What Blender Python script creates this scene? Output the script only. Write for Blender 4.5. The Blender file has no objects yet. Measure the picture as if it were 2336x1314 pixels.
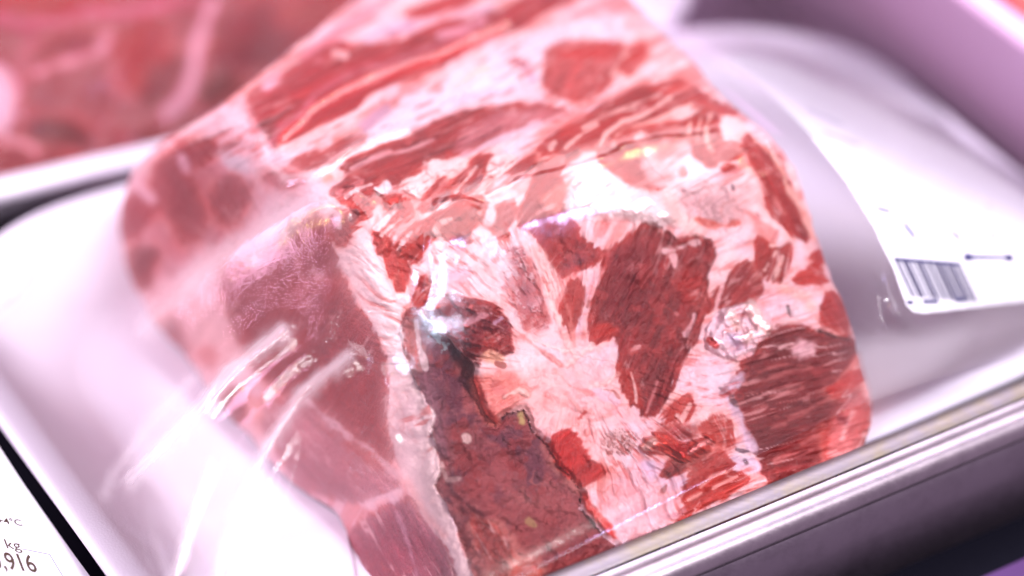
import bpy, math, random
import numpy as np

random.seed(4)
S = bpy.context.scene
COL = S.collection

# ------------------------------------------------------------------ camera
PITCH = math.radians(40.0)
CAM_H = 0.505
FOCAL = 100.0
cam_d = bpy.data.cameras.new("camera")
cam = bpy.data.objects.new("camera", cam_d)
COL.objects.link(cam)
cam.location = (0, 0, CAM_H)
cam.rotation_euler = (math.radians(90) - PITCH, 0, 0)
cam_d.lens = FOCAL
cam_d.sensor_width = 36.0
cam_d.clip_start = 0.02
cam_d.clip_end = 50
cam_d.dof.use_dof = True
cam_d.dof.focus_distance = 0.697
cam_d.dof.aperture_fstop = 3.0
S.camera = cam

# ------------------------------------------------------------------ light
w = bpy.data.worlds.new("World")
S.world = w
w.use_nodes = True
bg = w.node_tree.nodes["Background"]
bg.inputs[0].default_value = (0.97, 0.72, 0.97, 1)
bg.inputs[1].default_value = 0.48


def area(name, loc, target, size, size_y, power, color, shape='RECTANGLE', spread=180):
    l = bpy.data.lights.new(name, 'AREA')
    l.shape = shape
    l.size = size
    if shape in ('RECTANGLE', 'ELLIPSE'):
        l.size_y = size_y
    l.energy = power
    l.color = color
    l.spread = math.radians(spread)
    o = bpy.data.objects.new(name, l)
    COL.objects.link(o)
    o.location = loc
    d = np.array(target, float) - np.array(loc, float)
    from mathutils import Vector
    o.rotation_euler = Vector(d).to_track_quat('-Z', 'Y').to_euler()
    return o


# two added side fills; meat counter lamps: strip, panels, small cool and warm spots
area("left_fill_lamp", (-0.60, -0.15, 0.85), (-0.05, 0.55, 0.0), 0.25, 0.25, 3.5, (1.0, 0.92, 0.98))  # unseen fill, added to brighten the left of the tray
area("left_strip_lamp", (-0.72, 0.36, 0.98), (0.0, 0.55, 0.0), 0.025, 0.45, 5.0, (0.97, 0.93, 1.0))
area("pink_panel_lamp", (-1.02, 0.62, 0.96), (0.0, 0.58, 0.0), 0.30, 0.18, 3.6, (1.0, 0.52, 0.82))
area("right_fill_lamp", (0.80, -0.25, 1.05), (0.0, 0.58, 0.0), 0.24, 0.20, 16.0, (1.0, 0.95, 0.96))  # unseen fill, added for soft light on the front face
area("overhead_panel_lamp", (0.30, 1.00, 1.20), (0.05, 0.6, 0.0), 0.90, 0.90, 15.0, (0.97, 0.91, 1.0))
area("cool_spot_lamp", (0.33, 0.34, 1.00), (0.0, 0.55, 0.0), 0.02, 0.02, 0.7, (0.72, 0.75, 1.0), 'DISK')
area("violet_spot_lamp", (0.41, 0.45, 1.00), (0.0, 0.55, 0.0), 0.02, 0.02, 0.8, (0.55, 0.50, 1.0), 'DISK')
area("warm_spot_lamp", (0.20, 1.25, 1.00), (0.0, 0.55, 0.0), 0.02, 0.02, 0.35, (1.0, 0.62, 0.20), 'DISK')
area("warm_side_lamp", (0.62, 0.62, 1.00), (0.0, 0.55, 0.0), 0.014, 0.014, 0.25, (1.0, 0.66, 0.26), 'DISK')
area("warm_left_lamp", (-0.88, 0.50, 1.00), (0.0, 0.55, 0.0), 0.05, 0.02, 0.35, (1.0, 0.66, 0.26))

S.view_settings.view_transform = 'Standard'
S.view_settings.look = 'None'
S.view_settings.exposure = 0.42
S.view_settings.gamma = 1.0
S.view_settings.use_curve_mapping = False
S.cycles.use_denoising = True
S.cycles.max_bounces = 6
S.cycles.diffuse_bounces = 3
S.cycles.glossy_bounces = 2
S.cycles.transparent_max_bounces = 10
S.cycles.caustics_reflective = False
S.cycles.caustics_refractive = False
S.cycles.sample_clamp_indirect = 4.0

# ------------------------------------------------------------------ maths helpers
F = FOCAL / 36.0 * 2336.0
CX, CY = 1168.0, 657.0
SP, CP = math.sin(PITCH), math.cos(PITCH)


def at(px, py, z):
    """point of the photograph's sight line on the level plane z"""
    x = (np.asarray(px, float) - CX) / F
    y = (CY - np.asarray(py, float)) / F
    d = (CAM_H - z) / (SP - y * CP)
    return np.stack(np.broadcast_arrays(x * d, d * (CP + y * SP), np.asarray(z, float)), -1)


def atd(px, py, d):
    x = (np.asarray(px, float) - CX) / F
    y = (CY - np.asarray(py, float)) / F
    return np.stack(np.broadcast_arrays(x * d, d * (CP + y * SP), CAM_H + d * (y * CP - SP)), -1)


def project(P):
    f = P[..., 1] * CP - (P[..., 2] - CAM_H) * SP
    u = P[..., 1] * SP + (P[..., 2] - CAM_H) * CP
    return CX + F * P[..., 0] / f, CY - F * u / f


def rgb(c):
    c = np.array(c, float) / 255.0
    return np.where(c <= 0.04045, c / 12.92, ((c + 0.055) / 1.055) ** 2.4)


def hash2(ix, iy, seed):
    h = (ix.astype(np.int64) * 374761393 + iy.astype(np.int64) * 668265263 + seed * 1442695041) & 0xFFFFFFFF
    h = ((h ^ (h >> 13)) * 1274126177) & 0xFFFFFFFF
    h = h ^ (h >> 16)
    return (h & 0xFFFFFF) / float(0xFFFFFF)


def vn(x, y, seed=0):
    ix, iy = np.floor(x), np.floor(y)
    fx, fy = x - ix, y - iy
    fx, fy = fx * fx * (3 - 2 * fx), fy * fy * (3 - 2 * fy)
    a, b = hash2(ix, iy, seed), hash2(ix + 1, iy, seed)
    c, d = hash2(ix, iy + 1, seed), hash2(ix + 1, iy + 1, seed)
    return a + (b - a) * fx + (c - a) * fy + (a - b - c + d) * fx * fy


def fbm(x, y, seed=0, o=4):
    t, s, n = 0.0, 0.5, 0.0
    for k in range(o):
        t = t + s * vn(x * 2 ** k + 17.3 * k, y * 2 ** k - 9.1 * k, seed + k)
        n += s
        s *= 0.5
    return t / n


def cells(x, y, seed=0):
    """distance to the nearest jittered lattice point"""
    ix, iy = np.floor(x), np.floor(y)
    best = np.full(np.shape(x), 9.0)
    for dx in (-1, 0, 1):
        for dy in (-1, 0, 1):
            px = ix + dx + hash2(ix + dx, iy + dy, seed)
            py = iy + dy + hash2(ix + dx, iy + dy, seed + 7)
            best = np.minimum(best, (px - x) ** 2 + (py - y) ** 2)
    return np.sqrt(best)


def sstep(a, b, x):
    t = np.clip((x - a) / (b - a), 0, 1)
    return t * t * (3 - 2 * t)


def seg_dist(x, y, pts, closed):
    pts = np.asarray(pts, float)
    n = len(pts)
    best = np.full(x.shape, 1e9)
    for i in range(n if closed else n - 1):
        a, b = pts[i], pts[(i + 1) % n]
        d = b - a
        L = max(d @ d, 1e-9)
        t = np.clip(((x - a[0]) * d[0] + (y - a[1]) * d[1]) / L, 0, 1)
        best = np.minimum(best, (x - a[0] - t * d[0]) ** 2 + (y - a[1] - t * d[1]) ** 2)
    return np.sqrt(best)


def poly_sd(x, y, pts):
    """signed distance, positive inside"""
    pts = np.asarray(pts, float)
    ins = np.zeros(x.shape, bool)
    n = len(pts)
    for i in range(n):
        (x0, y0), (x1, y1) = pts[i], pts[(i + 1) % n]
        if y0 == y1:
            continue
        c = ((y0 > y) != (y1 > y)) & (x < (x1 - x0) * (y - y0) / (y1 - y0) + x0)
        ins ^= c
    return np.where(ins, 1, -1) * seg_dist(x, y, pts, True)


def smooth_poly(pts, it=2):
    p = np.asarray(pts, float)
    for _ in range(it):
        q = np.roll(p, -1, 0)
        p = np.stack([p * .75 + q * .25, p * .25 + q * .75], 1).reshape(-1, 2)
    return p


# ------------------------------------------------------------------ object helpers
def tag(o, label, cat, group=None, kind=None):
    o["label"] = label
    o["category"] = cat
    if group:
        o["group"] = group
    if kind:
        o["kind"] = kind
    return o


def empty(name, loc, label, cat):
    o = bpy.data.objects.new(name, None)
    o.empty_display_size = 0.02
    COL.objects.link(o)
    o.location = tuple(loc)
    return tag(o, label, cat)


def mesh_obj(name, verts, faces, mat, parent=None, smooth=True, colors=None, attrs=None, normals=None):
    me = bpy.data.meshes.new(name)
    verts = np.asarray(verts, float)
    if parent is not None:
        verts = verts - np.array(parent_world(parent))
    if isinstance(faces, np.ndarray):
        me.from_pydata(verts.tolist(), [], faces.tolist())
    else:
        me.from_pydata([tuple(v) for v in verts], [], faces)
    if smooth:
        me.polygons.foreach_set("use_smooth", np.ones(len(me.polygons), bool))
    if colors is not None:
        ca = me.color_attributes.new("tint", 'FLOAT_COLOR', 'POINT')
        c4 = np.concatenate([colors, np.ones((len(colors), 1))], 1).astype(np.float32)
        ca.data.foreach_set("color", c4.ravel())
    for k, v in (attrs or {}).items():
        a = me.attributes.new(k, 'FLOAT', 'POINT')
        a.data.foreach_set("value", np.asarray(v, np.float32))
    me.update()
    if normals is not None:
        me.normals_split_custom_set_from_vertices([tuple(n) for n in normals])
    me.materials.append(mat)
    o = bpy.data.objects.new(name, me)
    COL.objects.link(o)
    if parent is not None:
        o.parent = parent
    return o


def parent_world(p):
    v = np.array(p.location)
    while p.parent is not None:
        p = p.parent
        v = v + np.array(p.location)
    return v


# ------------------------------------------------------------------ materials
def new_mat(name):
    m = bpy.data.materials.new(name)
    m.use_nodes = True
    nt = m.node_tree
    for n in list(nt.nodes):
        nt.nodes.remove(n)
    out = nt.nodes.new("ShaderNodeOutputMaterial")
    return m, nt, out


def N(nt, t, **kw):
    n = nt.nodes.new(t)
    for k, v in kw.items():
        if k.startswith("_"):
            setattr(n, k[1:], v)
        else:
            n.inputs[k.replace("__", " ")].default_value = v
    return n


def principled(nt, out, color, rough, **kw):
    p = nt.nodes.new("ShaderNodeBsdfPrincipled")
    p.inputs["Base Color"].default_value = (*color, 1)
    p.inputs["Roughness"].default_value = rough
    for k, v in kw.items():
        p.inputs[k.replace("__", " ")].default_value = v
    nt.links.new(p.outputs[0], out.inputs[0])
    return p


def simple_mat(name, color, rough=0.5, bump=0.0, bscale=200.0, var=0.0, stretch=(1, 1, 1), **kw):
    m, nt, out = new_mat(name)
    p = principled(nt, out, color, rough, **kw)
    tc = N(nt, "ShaderNodeTexCoord")
    mp = N(nt, "ShaderNodeMapping")
    mp.inputs["Scale"].default_value = stretch
    nt.links.new(tc.outputs["Object"], mp.inputs[0])
    nz = N(nt, "ShaderNodeTexNoise", Scale=bscale, Detail=5.0)
    nt.links.new(mp.outputs[0], nz.inputs["Vector"])
    if bump:
        b = N(nt, "ShaderNodeBump", Strength=bump, Distance=0.0006)
        nt.links.new(nz.outputs[0], b.inputs["Height"])
        nt.links.new(b.outputs[0], p.inputs["Normal"])
    if var:
        nz2 = N(nt, "ShaderNodeTexNoise", Scale=bscale * 0.23, Detail=4.0)
        nt.links.new(mp.outputs[0], nz2.inputs["Vector"])
        mx = N(nt, "ShaderNodeMix", _data_type='RGBA')
        nt.links.new(nz2.outputs[0], mx.inputs[0])
        mx.inputs[6].default_value = (*[c * (1 - var) for c in color], 1)
        mx.inputs[7].default_value = (*[min(1, c * (1 + var)) for c in color], 1)
        nt.links.new(mx.outputs[2], p.inputs["Base Color"])
    return m


def meat_mat(name, rough, grain, fine, sss):
    """raw meat: its own colour comes from the mesh tint, wet gloss and grain from noise"""
    m, nt, out = new_mat(name)
    p = principled(nt, out, (0.5, 0.2, 0.2), rough, Specular__IOR__Level=0.42)
    p.inputs["Subsurface Weight"].default_value = sss
    p.inputs["Subsurface Radius"].default_value = (1.0, 0.35, 0.3)
    p.inputs["Subsurface Scale"].default_value = 0.0022
    at_ = N(nt, "ShaderNodeAttribute", _attribute_name="tint")
    tc = N(nt, "ShaderNodeTexCoord")
    nz = N(nt, "ShaderNodeTexNoise", Scale=fine, Detail=6.0, Roughness=0.65)
    nt.links.new(tc.outputs["Object"], nz.inputs["Vector"])
    hs = N(nt, "ShaderNodeMapRange", To__Min=0.86, To__Max=1.14)
    nt.links.new(nz.outputs[0], hs.inputs[0])
    mul = N(nt, "ShaderNodeVectorMath", _operation='SCALE')
    nt.links.new(at_.outputs["Color"], mul.inputs[0])
    nt.links.new(hs.outputs[0], mul.inputs["Scale"])
    nt.links.new(mul.outputs[0], p.inputs["Base Color"])
    b = N(nt, "ShaderNodeBump", Strength=grain, Distance=0.0008)
    nt.links.new(nz.outputs[0], b.inputs["Height"])
    nt.links.new(b.outputs[0], p.inputs["Normal"])
    rn = N(nt, "ShaderNodeMapRange", To__Min=rough - 0.12, To__Max=rough + 0.18)
    nt.links.new(nz.outputs[0], rn.inputs[0])
    nt.links.new(rn.outputs[0], p.inputs["Roughness"])
    return m


M_FAT = meat_mat("fat", 0.40, 0.3, 700.0, 0.0)
M_MUS = meat_mat("muscle", 0.30, 0.8, 1100.0, 0.0)
M_BONE = meat_mat("bone", 0.45, 0.7, 1300.0, 0.0)
M_POC = meat_mat("torn_muscle", 0.42, 1.3, 800.0, 0.0)
MAT = {'fat': M_FAT, 'mus': M_MUS, 'bone': M_BONE, 'poc': M_POC}

M_FOAM = simple_mat("white_foam", (0.66, 0.62, 0.715), 0.55, bump=0.25, bscale=1500.0)
M_SHELF = simple_mat("black_shelf", (0.004, 0.004, 0.008), 0.7, bump=0.3, bscale=400.0, Specular__IOR__Level=0.05)
M_PAPER = simple_mat("label_paper", (0.64, 0.64, 0.69), 0.5, bump=0.03, bscale=900.0)
M_INK = simple_mat("blue_black_ink", (0.02, 0.02, 0.10), 0.6, var=0.3, bscale=900.0)
M_INK2 = simple_mat("black_brown_ink", (0.035, 0.014, 0.004), 0.5, var=0.3, bscale=900.0)


def metal_mat(name, color, rough, along, wear=None):
    m, nt, out = new_mat(name)
    p = principled(nt, out, color, rough, Metallic=1.0)
    tc = N(nt, "ShaderNodeTexCoord")
    mp = N(nt, "ShaderNodeMapping")
    mp.inputs["Rotation"].default_value = (0, 0, -along)
    mp.inputs["Scale"].default_value = (60, 1600, 1600)
    nt.links.new(tc.outputs["Object"], mp.inputs[0])
    nz = N(nt, "ShaderNodeTexNoise", Scale=1.0, Detail=4.0)
    nt.links.new(mp.outputs[0], nz.inputs["Vector"])
    r = N(nt, "ShaderNodeMapRange", To__Min=rough - 0.1, To__Max=rough + 0.14)
    nt.links.new(nz.outputs[0], r.inputs[0])
    nt.links.new(r.outputs[0], p.inputs["Roughness"])
    b = N(nt, "ShaderNodeBump", Strength=0.06, Distance=0.0003)
    nt.links.new(nz.outputs[0], b.inputs["Height"])
    nt.links.new(b.outputs[0], p.inputs["Normal"])
    n2 = N(nt, "ShaderNodeTexNoise", Scale=70.0, Detail=7.0, Roughness=0.75)
    nt.links.new(tc.outputs["Object"], n2.inputs["Vector"])
    cr = N(nt, "ShaderNodeMapRange", From__Min=0.45, From__Max=0.62)
    nt.links.new(n2.outputs[0], cr.inputs[0])
    mx = N(nt, "ShaderNodeMix", _data_type='RGBA')
    nt.links.new(cr.outputs[0], mx.inputs[0])
    mx.inputs[6].default_value = (*color, 1)
    wc = wear or tuple(c * 0.82 for c in color)
    mx.inputs[7].default_value = (*wc, 1)
    nt.links.new(mx.outputs[2], p.inputs["Base Color"])
    return m


M_RAIL_TOP = metal_mat("worn_steel", (0.21, 0.185, 0.205), 0.50, math.radians(29.5), (0.22, 0.19, 0.155))
M_RAIL_FACE = metal_mat("dark_steel", (0.19, 0.16, 0.20), 0.36, math.radians(29.5))
M_RAIL = metal_mat("brushed_steel", (0.30, 0.26, 0.30), 0.36, math.radians(29.5))


def film_mat(name, gain, rough, bump):
    m, nt, out = new_mat(name)
    tc = N(nt, "ShaderNodeTexCoord")
    nz = N(nt, "ShaderNodeTexNoise", Scale=190.0, Detail=3.0)
    nt.links.new(tc.outputs["Object"], nz.inputs["Vector"])
    b1 = N(nt, "ShaderNodeBump", Strength=bump, Distance=0.0006)
    nt.links.new(nz.outputs[0], b1.inputs["Height"])
    # condensation: small beads where the film has steamed up
    vo = N(nt, "ShaderNodeTexVoronoi", Scale=1500.0)
    nt.links.new(tc.outputs["Object"], vo.inputs["Vector"])
    fg = N(nt, "ShaderNodeAttribute", _attribute_name="fog")
    mr = N(nt, "ShaderNodeMapRange", From__Min=0.0, From__Max=0.6, To__Min=1.0, To__Max=0.0)
    nt.links.new(vo.outputs["Distance"], mr.inputs[0])
    mu = N(nt, "ShaderNodeMath", _operation='MULTIPLY')
    nt.links.new(mr.outputs[0], mu.inputs[0])
    nt.links.new(fg.outputs["Fac"], mu.inputs[1])
    b2 = N(nt, "ShaderNodeBump", Strength=0.2, Distance=0.00025)
    nt.links.new(mu.outputs[0], b2.inputs["Height"])
    nt.links.new(b1.outputs[0], b2.inputs["Normal"])
    fr = N(nt, "ShaderNodeFresnel", IOR=1.33)
    nt.links.new(b2.outputs[0], fr.inputs["Normal"])
    g = N(nt, "ShaderNodeMath", _operation='MULTIPLY', _use_clamp=True)
    g.inputs[1].default_value = gain
    nt.links.new(fr.outputs[0], g.inputs[0])
    tr = N(nt, "ShaderNodeBsdfTransparent", Color=(0.985, 0.98, 0.985, 1))
    gl = N(nt, "ShaderNodeBsdfGlossy", Color=(1, 1, 1, 1), Roughness=rough)
    nt.links.new(b2.outputs[0], gl.inputs["Normal"])
    mx = N(nt, "ShaderNodeMixShader")
    nt.links.new(g.outputs[0], mx.inputs[0])
    nt.links.new(tr.outputs[0], mx.inputs[1])
    nt.links.new(gl.outputs[0], mx.inputs[2])
    df = N(nt, "ShaderNodeBsdfDiffuse", Color=(0.9, 0.86, 0.9, 1))
    tl = N(nt, "ShaderNodeBsdfTranslucent", Color=(0.9, 0.84, 0.88, 1))
    ad = N(nt, "ShaderNodeMixShader")
    ad.inputs[0].default_value = 0.4
    nt.links.new(df.outputs[0], ad.inputs[1])
    nt.links.new(tl.outputs[0], ad.inputs[2])
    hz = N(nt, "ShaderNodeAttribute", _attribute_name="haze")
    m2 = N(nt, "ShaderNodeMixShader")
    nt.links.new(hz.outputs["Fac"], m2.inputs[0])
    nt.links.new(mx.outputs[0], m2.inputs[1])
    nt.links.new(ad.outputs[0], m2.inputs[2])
    nt.links.new(m2.outputs[0], out.inputs[0])
    return m


M_FILM = film_mat("cling_film", 1.3, 0.10, 0.07)
M_FILM2 = film_mat("cling_film_rear", 0.25, 0.12, 0.05)

# ------------------------------------------------------------------ setting: shelf and rail
SHELF_Z = -0.020


def rot2(a, b, th):
    return a * math.cos(th) - b * math.sin(th), a * math.sin(th) + b * math.cos(th)


TH = math.radians(32.0)
v = [(-1.2, 0.40, SHELF_Z), (1.6, 0.30, SHELF_Z), (1.6, 2.2, SHELF_Z), (-1.2, 2.2, SHELF_Z)]
shelf_pts = []
for a, b in ((-0.6, 0.385), (1.3, 0.385), (1.3, 1.6), (-0.6, 1.6)):
    x, y = rot2(a, b, math.radians(29.5))
    shelf_pts.append((x, y, SHELF_Z))
sh = mesh_obj("shelf", shelf_pts, [(0, 1, 2, 3)], M_SHELF, smooth=False)
sh["kind"] = "structure"


def sweep(name, prof, a0, a1, b0, th, mat, parent=None, nseg=24):
    """profile of (n toward the viewer, z) swept along a straight line"""
    vs, fs = [], []
    k = len(prof)
    for i in range(nseg + 1):
        a = a0 + (a1 - a0) * i / nseg
        for n_, z_ in prof:
            x, y = rot2(a, b0 - n_, th)
            vs.append((x, y, z_))
    for i in range(nseg):
        for j in range(k - 1):
            q = i * k + j
            fs.append((q, q + k, q + k + 1, q + 1))
    o = mesh_obj(name, vs, fs, mat, parent)
    return o


RT = math.radians(29.5)
rx, ry = rot2(0.30, 0.405, RT)
rail = empty("steel_rail", (rx, ry, SHELF_Z), "brushed steel front rail of the counter running below the meat joint", "rail")
z0 = 0.017
top_prof = [(0.0, -0.019), (0.0, z0 - 0.0004), (0.0004, z0), (0.0044, z0 - 0.0006), (0.0048, z0 - 0.0012)]
sweep("top_edge", top_prof, -0.10, 0.72, 0.4098, RT, M_RAIL_TOP, rail)
bead = []
for i in range(13):
    t = math.radians(100 - i * 17)
    bead.append((0.0085 + 0.0042 * math.cos(t), z0 - 0.0058 + 0.0044 * math.sin(t)))
bead = [(0.0049, z0 - 0.0018), (0.0058, z0 - 0.0022)] + bead
sweep("rolled_bead", bead, -0.10, 0.72, 0.4098, RT, M_RAIL, rail)
face = [(0.0090, z0 - 0.0102), (0.0110, z0 - 0.013), (0.0116, z0 - 0.022), (0.0120, z0 - 0.0345), (0.0122, z0 - 0.040)]
sweep("front_face", face, -0.10, 0.72, 0.4098, RT, M_RAIL_FACE, rail)
strip = [(0.0123, z0 - 0.0395), (0.0150, z0 - 0.0398), (0.0162, z0 - 0.0410), (0.0175, z0 - 0.060), (0.0175, z0 - 0.10)]
sweep("price_strip", strip, -0.10, 0.72, 0.4098, RT, simple_mat("purple_plastic", (0.16, 0.07, 0.26), 0.3, bump=.1, bscale=90, var=.3), rail)


# ------------------------------------------------------------------ foam trays
def rr_loop(a0, a1, b0, b1, r, n=10, skew=0.0, ref=None):
    pts = []
    for ca, cb, s in ((a1 - r, b1 - r, 0), (a0 + r, b1 - r, 90), (a0 + r, b0 + r, 180), (a1 - r, b0 + r, 270)):
        for i in range(n + 1):
            t = math.radians(s + 90 * i / n)
            pts.append((ca + r * math.cos(t), cb + r * math.sin(t)))
    if skew:
        r0, r1, ar = ref
        pts = [(a, b - skew * (a - ar) * (b - r0) / (r1 - r0)) for a, b in pts]
    return pts


def foam_tray(label, a0, a1, b0, b1, th, floor_z, rim_z, r=0.045, rim=0.0075, slope=0.016, mat=None, skew=0.0):
    """a,b: outer rim rectangle in the tray's own frame turned by th"""
    loops = []

    def add(inset, z):
        loops.append((inset, z))
    add(slope + 0.006, floor_z - 0.004)      # underside
    add(slope + 0.002, floor_z - 0.0035)
    add(slope - 0.001, floor_z - 0.001)
    add(0.0035, rim_z - 0.0075)
    add(0.0012, rim_z - 0.0045)
    add(0.0, rim_z - 0.003)
    add(0.0002, rim_z - 0.0012)
    add(0.0016, rim_z)
    add(rim - 0.001, rim_z)
    add(rim + 0.0014, rim_z - 0.0014)
    add(rim + slope - 0.002, floor_z + 0.003)
    add(rim + slope + 0.002, floor_z + 0.0006)
    add(rim + slope + 0.007, floor_z)
    vs, fs = [], []
    for ins, z in loops:
        for a, b in rr_loop(a0 + ins, a1 - ins, b0 + ins, b1 - ins, max(r - ins * 0.75, 0.008), 14, skew, (b0, b1, 0.22)):
            x, y = rot2(a, b, th)
            vs.append((x, y, z))
    k = len(vs) // len(loops)
    for i in range(len(loops) - 1):
        for j in range(k):
            fs.append((i * k + j, i * k + (j + 1) % k, (i + 1) * k + (j + 1) % k, (i + 1) * k + j))
    fs.append(tuple(range((len(loops) - 1) * k, len(loops) * k)))
    fs.append(tuple(reversed(range(k))))
    o = mesh_obj("foam_tray", vs, fs, mat or M_FOAM)
    return tag(o, label, "tray", "foam meat trays")


FLOOR_Z, RIM_Z = -0.008, 0.012
A0, A1, B0, B1 = 0.1725, 0.4620, 0.3992, 0.5985
foam_tray("white foam tray holding the large meat joint in the middle", A0, A1, B0, B1, TH, FLOOR_Z, RIM_Z, r=0.0575, skew=0.11, slope=0.022)
RA = math.radians(20.6)
p = at(30, 432, 0.014)
ra, rb = rot2(p[0], p[1], -RA)
q = at(1652, 0, 0.014)
qa, qb = rot2(q[0], q[1], -RA)
foam_tray("white foam tray under the blurred red meat at the back", qa - 0.30, qa, rb, rb + 0.21, RA, FLOOR_Z, 0.014, r=0.05)
REAR = (qa - 0.30, qa, rb, rb + 0.21)
foam_tray("foam tray tinted lilac for pink shade at the right edge, its tall outer wall facing the large joint", 0.4640, 0.74, 0.34, 0.72, TH, FLOOR_Z, 0.050, r=0.02, slope=0.009,
          mat=simple_mat("shade_tinted_foam", (0.62, 0.40, 0.60), 0.5, bump=0.2, bscale=1500.0))  # pink shade on the outer wall, put into the foam's colour
foam_tray("white foam tray at the lower left corner carrying a price label", -0.10, 0.1600, 0.3985, 0.60, TH, FLOOR_Z, -0.002, r=0.03)


# ------------------------------------------------------------------ painted tissue bodies
class Body:
    """a grid of surface points seen along sight lines, with tissue colour, relief and the part each point belongs to"""

    def __init__(self, outline, step, depth_fn, round_px):
        ol = smooth_poly(outline, 2)
        x0, y0 = ol.min(0) - step * 2
        x1, y1 = ol.max(0) + step * 2
        gx = np.arange(x0, x1, step)
        gy = np.arange(y0, y1, step)
        self.shape = (len(gy), len(gx))
        X, Y = np.meshgrid(gx, gy)
        self.X, self.Y = X, Y
        sd = poly_sd(X, Y, ol)
        wob = 5.0 * (fbm(X / 38, Y / 38, 91, 3) - .5) * 2
        self.sd = sd + wob
        self.keep = self.sd > -step * 0.75
        # pull the outermost points onto the outline
        gy_, gx_ = np.gradient(self.sd, step)
        nn = np.sqrt(gx_ ** 2 + gy_ ** 2) + 1e-6
        mv = np.where(self.keep & (self.sd < step * 0.75), -self.sd, 0)
        self.PX = X + gx_ / nn * mv
        self.PY = Y + gy_ / nn * mv
        s = np.clip(self.sd, 0, round_px) / round_px
        self.round = (1 - np.sqrt(np.clip(1 - (1 - s) ** 2, 0, 1)))
        self.D = depth_fn(X, Y)
        self.C = np.zeros(X.shape + (3,))
        self.H = np.zeros(X.shape)
        self.ID = np.zeros(X.shape, int)
        self.parts = [("fat_layer", 'fat', None)]

    def layer(self, kind, pts, col, name=None, part=None, w=None, soft=3.0, rag=5.0, rs=22.0, op=1.0, ang=0.0,
              h=0.0, fib=0.0, marb=0.0, var=0.12, lump=0.0, seed=None, label=None, mottle=None, closed=True, rim=0.6, grow=0.0):
        pts = np.asarray(pts, float)
        if seed is None:
            seed = int(abs(pts[0, 0] * 7 + pts[0, 1] * 13)) % 9973
        m = (w or 0) + rag * 2 + soft + 26
        lo, hi = pts.min(0) - m, pts.max(0) + m
        X0, Y0 = self.X[0, 0], self.Y[0, 0]
        st = self.X[0, 1] - self.X[0, 0]
        i0, i1 = max(0, int((lo[1] - Y0) / st)), min(self.shape[0], int((hi[1] - Y0) / st) + 2)
        j0, j1 = max(0, int((lo[0] - X0) / st)), min(self.shape[1], int((hi[0] - X0) / st) + 2)
        if i1 <= i0 or j1 <= j0:
            return
        sl = (slice(i0, i1), slice(j0, j1))
        x, y = self.X[sl], self.Y[sl]
        if w is None:
            sd = poly_sd(x, y, smooth_poly(pts, 1) if len(pts) > 3 else pts)
        else:
            sd = w - seg_dist(x, y, pts, False)
        a = math.radians(ang)
        u = x * math.cos(a) + y * math.sin(a)
        v_ = -x * math.sin(a) + y * math.cos(a)
        # ragged edge, drawn out along the fibres
        if fib > 0:
            e = (fbm(u / (rs * 1.8), v_ / (rs * 0.35), seed, 3) - .5) * 2
        else:
            e = (fbm(x / rs, y / rs, seed, 3) - .5) * 2
        sd = sd + rag * e * 1.5 + grow
        al = sstep(-soft, soft, sd) * op
        c = np.array(rgb(col))[None, None, :] * np.ones(x.shape + (1,))
        b = 1 + var * 2 * (fbm(x / 55, y / 55, seed + 3, 3) - .5)
        if fib > 0:
            f1 = vn(u / 70, v_ / 7.5, seed + 5) - .5
            f2 = vn(u / 34, v_ / 3.6, seed + 6) - .5
            f3 = fbm(u / 150, v_ / 22, seed + 7, 2) - .5
            b = b + fib * (0.55 * f1 + 0.35 * f2 + 0.7 * f3)
            self.H[sl] += al * (f1 * 0.30 + f2 * 0.14 + f3 * 0.5) * fib
        c = c * np.clip(b, 0.25, 2)[..., None]
        if kind == 'mus' and w is None and rim > 0:
            rn = fbm(x / 30, y / 30, seed + 41, 2)
            rk = (sstep(20, 0, sd) * sstep(.30, .62, rn) * rim)[..., None]
            c = c * (1 - rk) + rgb((222, 92, 70)) * rk
            fl = sstep(0.055, 0.0, np.abs(vn(u / 120, v_ / 9.0, seed + 43) - .5)) * sstep(.45, .7, rn) * 0.35
            c = c * (1 - fl[..., None]) + rgb((226, 150, 142)) * fl[..., None]
            # pink stain in the fat next to the muscle
            hl = (sstep(-24, -2, sd) * (1 - sstep(-2, 2, sd)) * 0.42 * sstep(.25, .6, rn))[..., None] * op
            self.C[sl] = self.C[sl] * (1 - hl) + rgb((240, 158, 144)) * hl
        if marb > 0:
            r = np.abs(fbm(u / 105, v_ / 19, seed + 9, 3) - .5) * 2
            mk = sstep(0.10, 0.0, r) * sstep(0.40, 0.62, fbm(x / 60, y / 60, seed + 11, 2)) * marb
            c = c * (1 - mk[..., None]) + np.array(rgb((238, 190, 188))) * mk[..., None]
        if mottle is not None:
            mc, ms, mt = mottle
            k = fbm(x / (ms * .95), y / (ms * .95), seed + 21, 2)
            mk = sstep(0.42, 0.60, k) * sstep(0.25, 0.65, fbm(x / (ms * 5), y / (ms * 5), seed + 4, 2) + .1) * mt
            c = c * (1 - mk[..., None]) + np.array(rgb(mc)) * mk[..., None]
            self.H[sl] += al * mk * 0.35
        self.C[sl] = self.C[sl] * (1 - al[..., None]) + c * al[..., None]
        dome = sstep(0, 26, sd)
        self.H[sl] += sstep(-soft, soft, sd) * h * (0.35 + 0.65 * dome)
        if lump:
            self.H[sl] += sstep(-soft, soft * 3, sd) * lump * (fbm(x / 24, y / 24, seed + 31, 3) - .5) * 2
        if name:
            self.parts.append((name, part or kind, label))
            self.ID[sl][sd > 0] = len(self.parts) - 1

    def points(self, round_m, wall=0.0):
        D = self.D + self.round * round_m - self.H * 0.001
        return atd(self.PX, self.PY, D)

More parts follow.
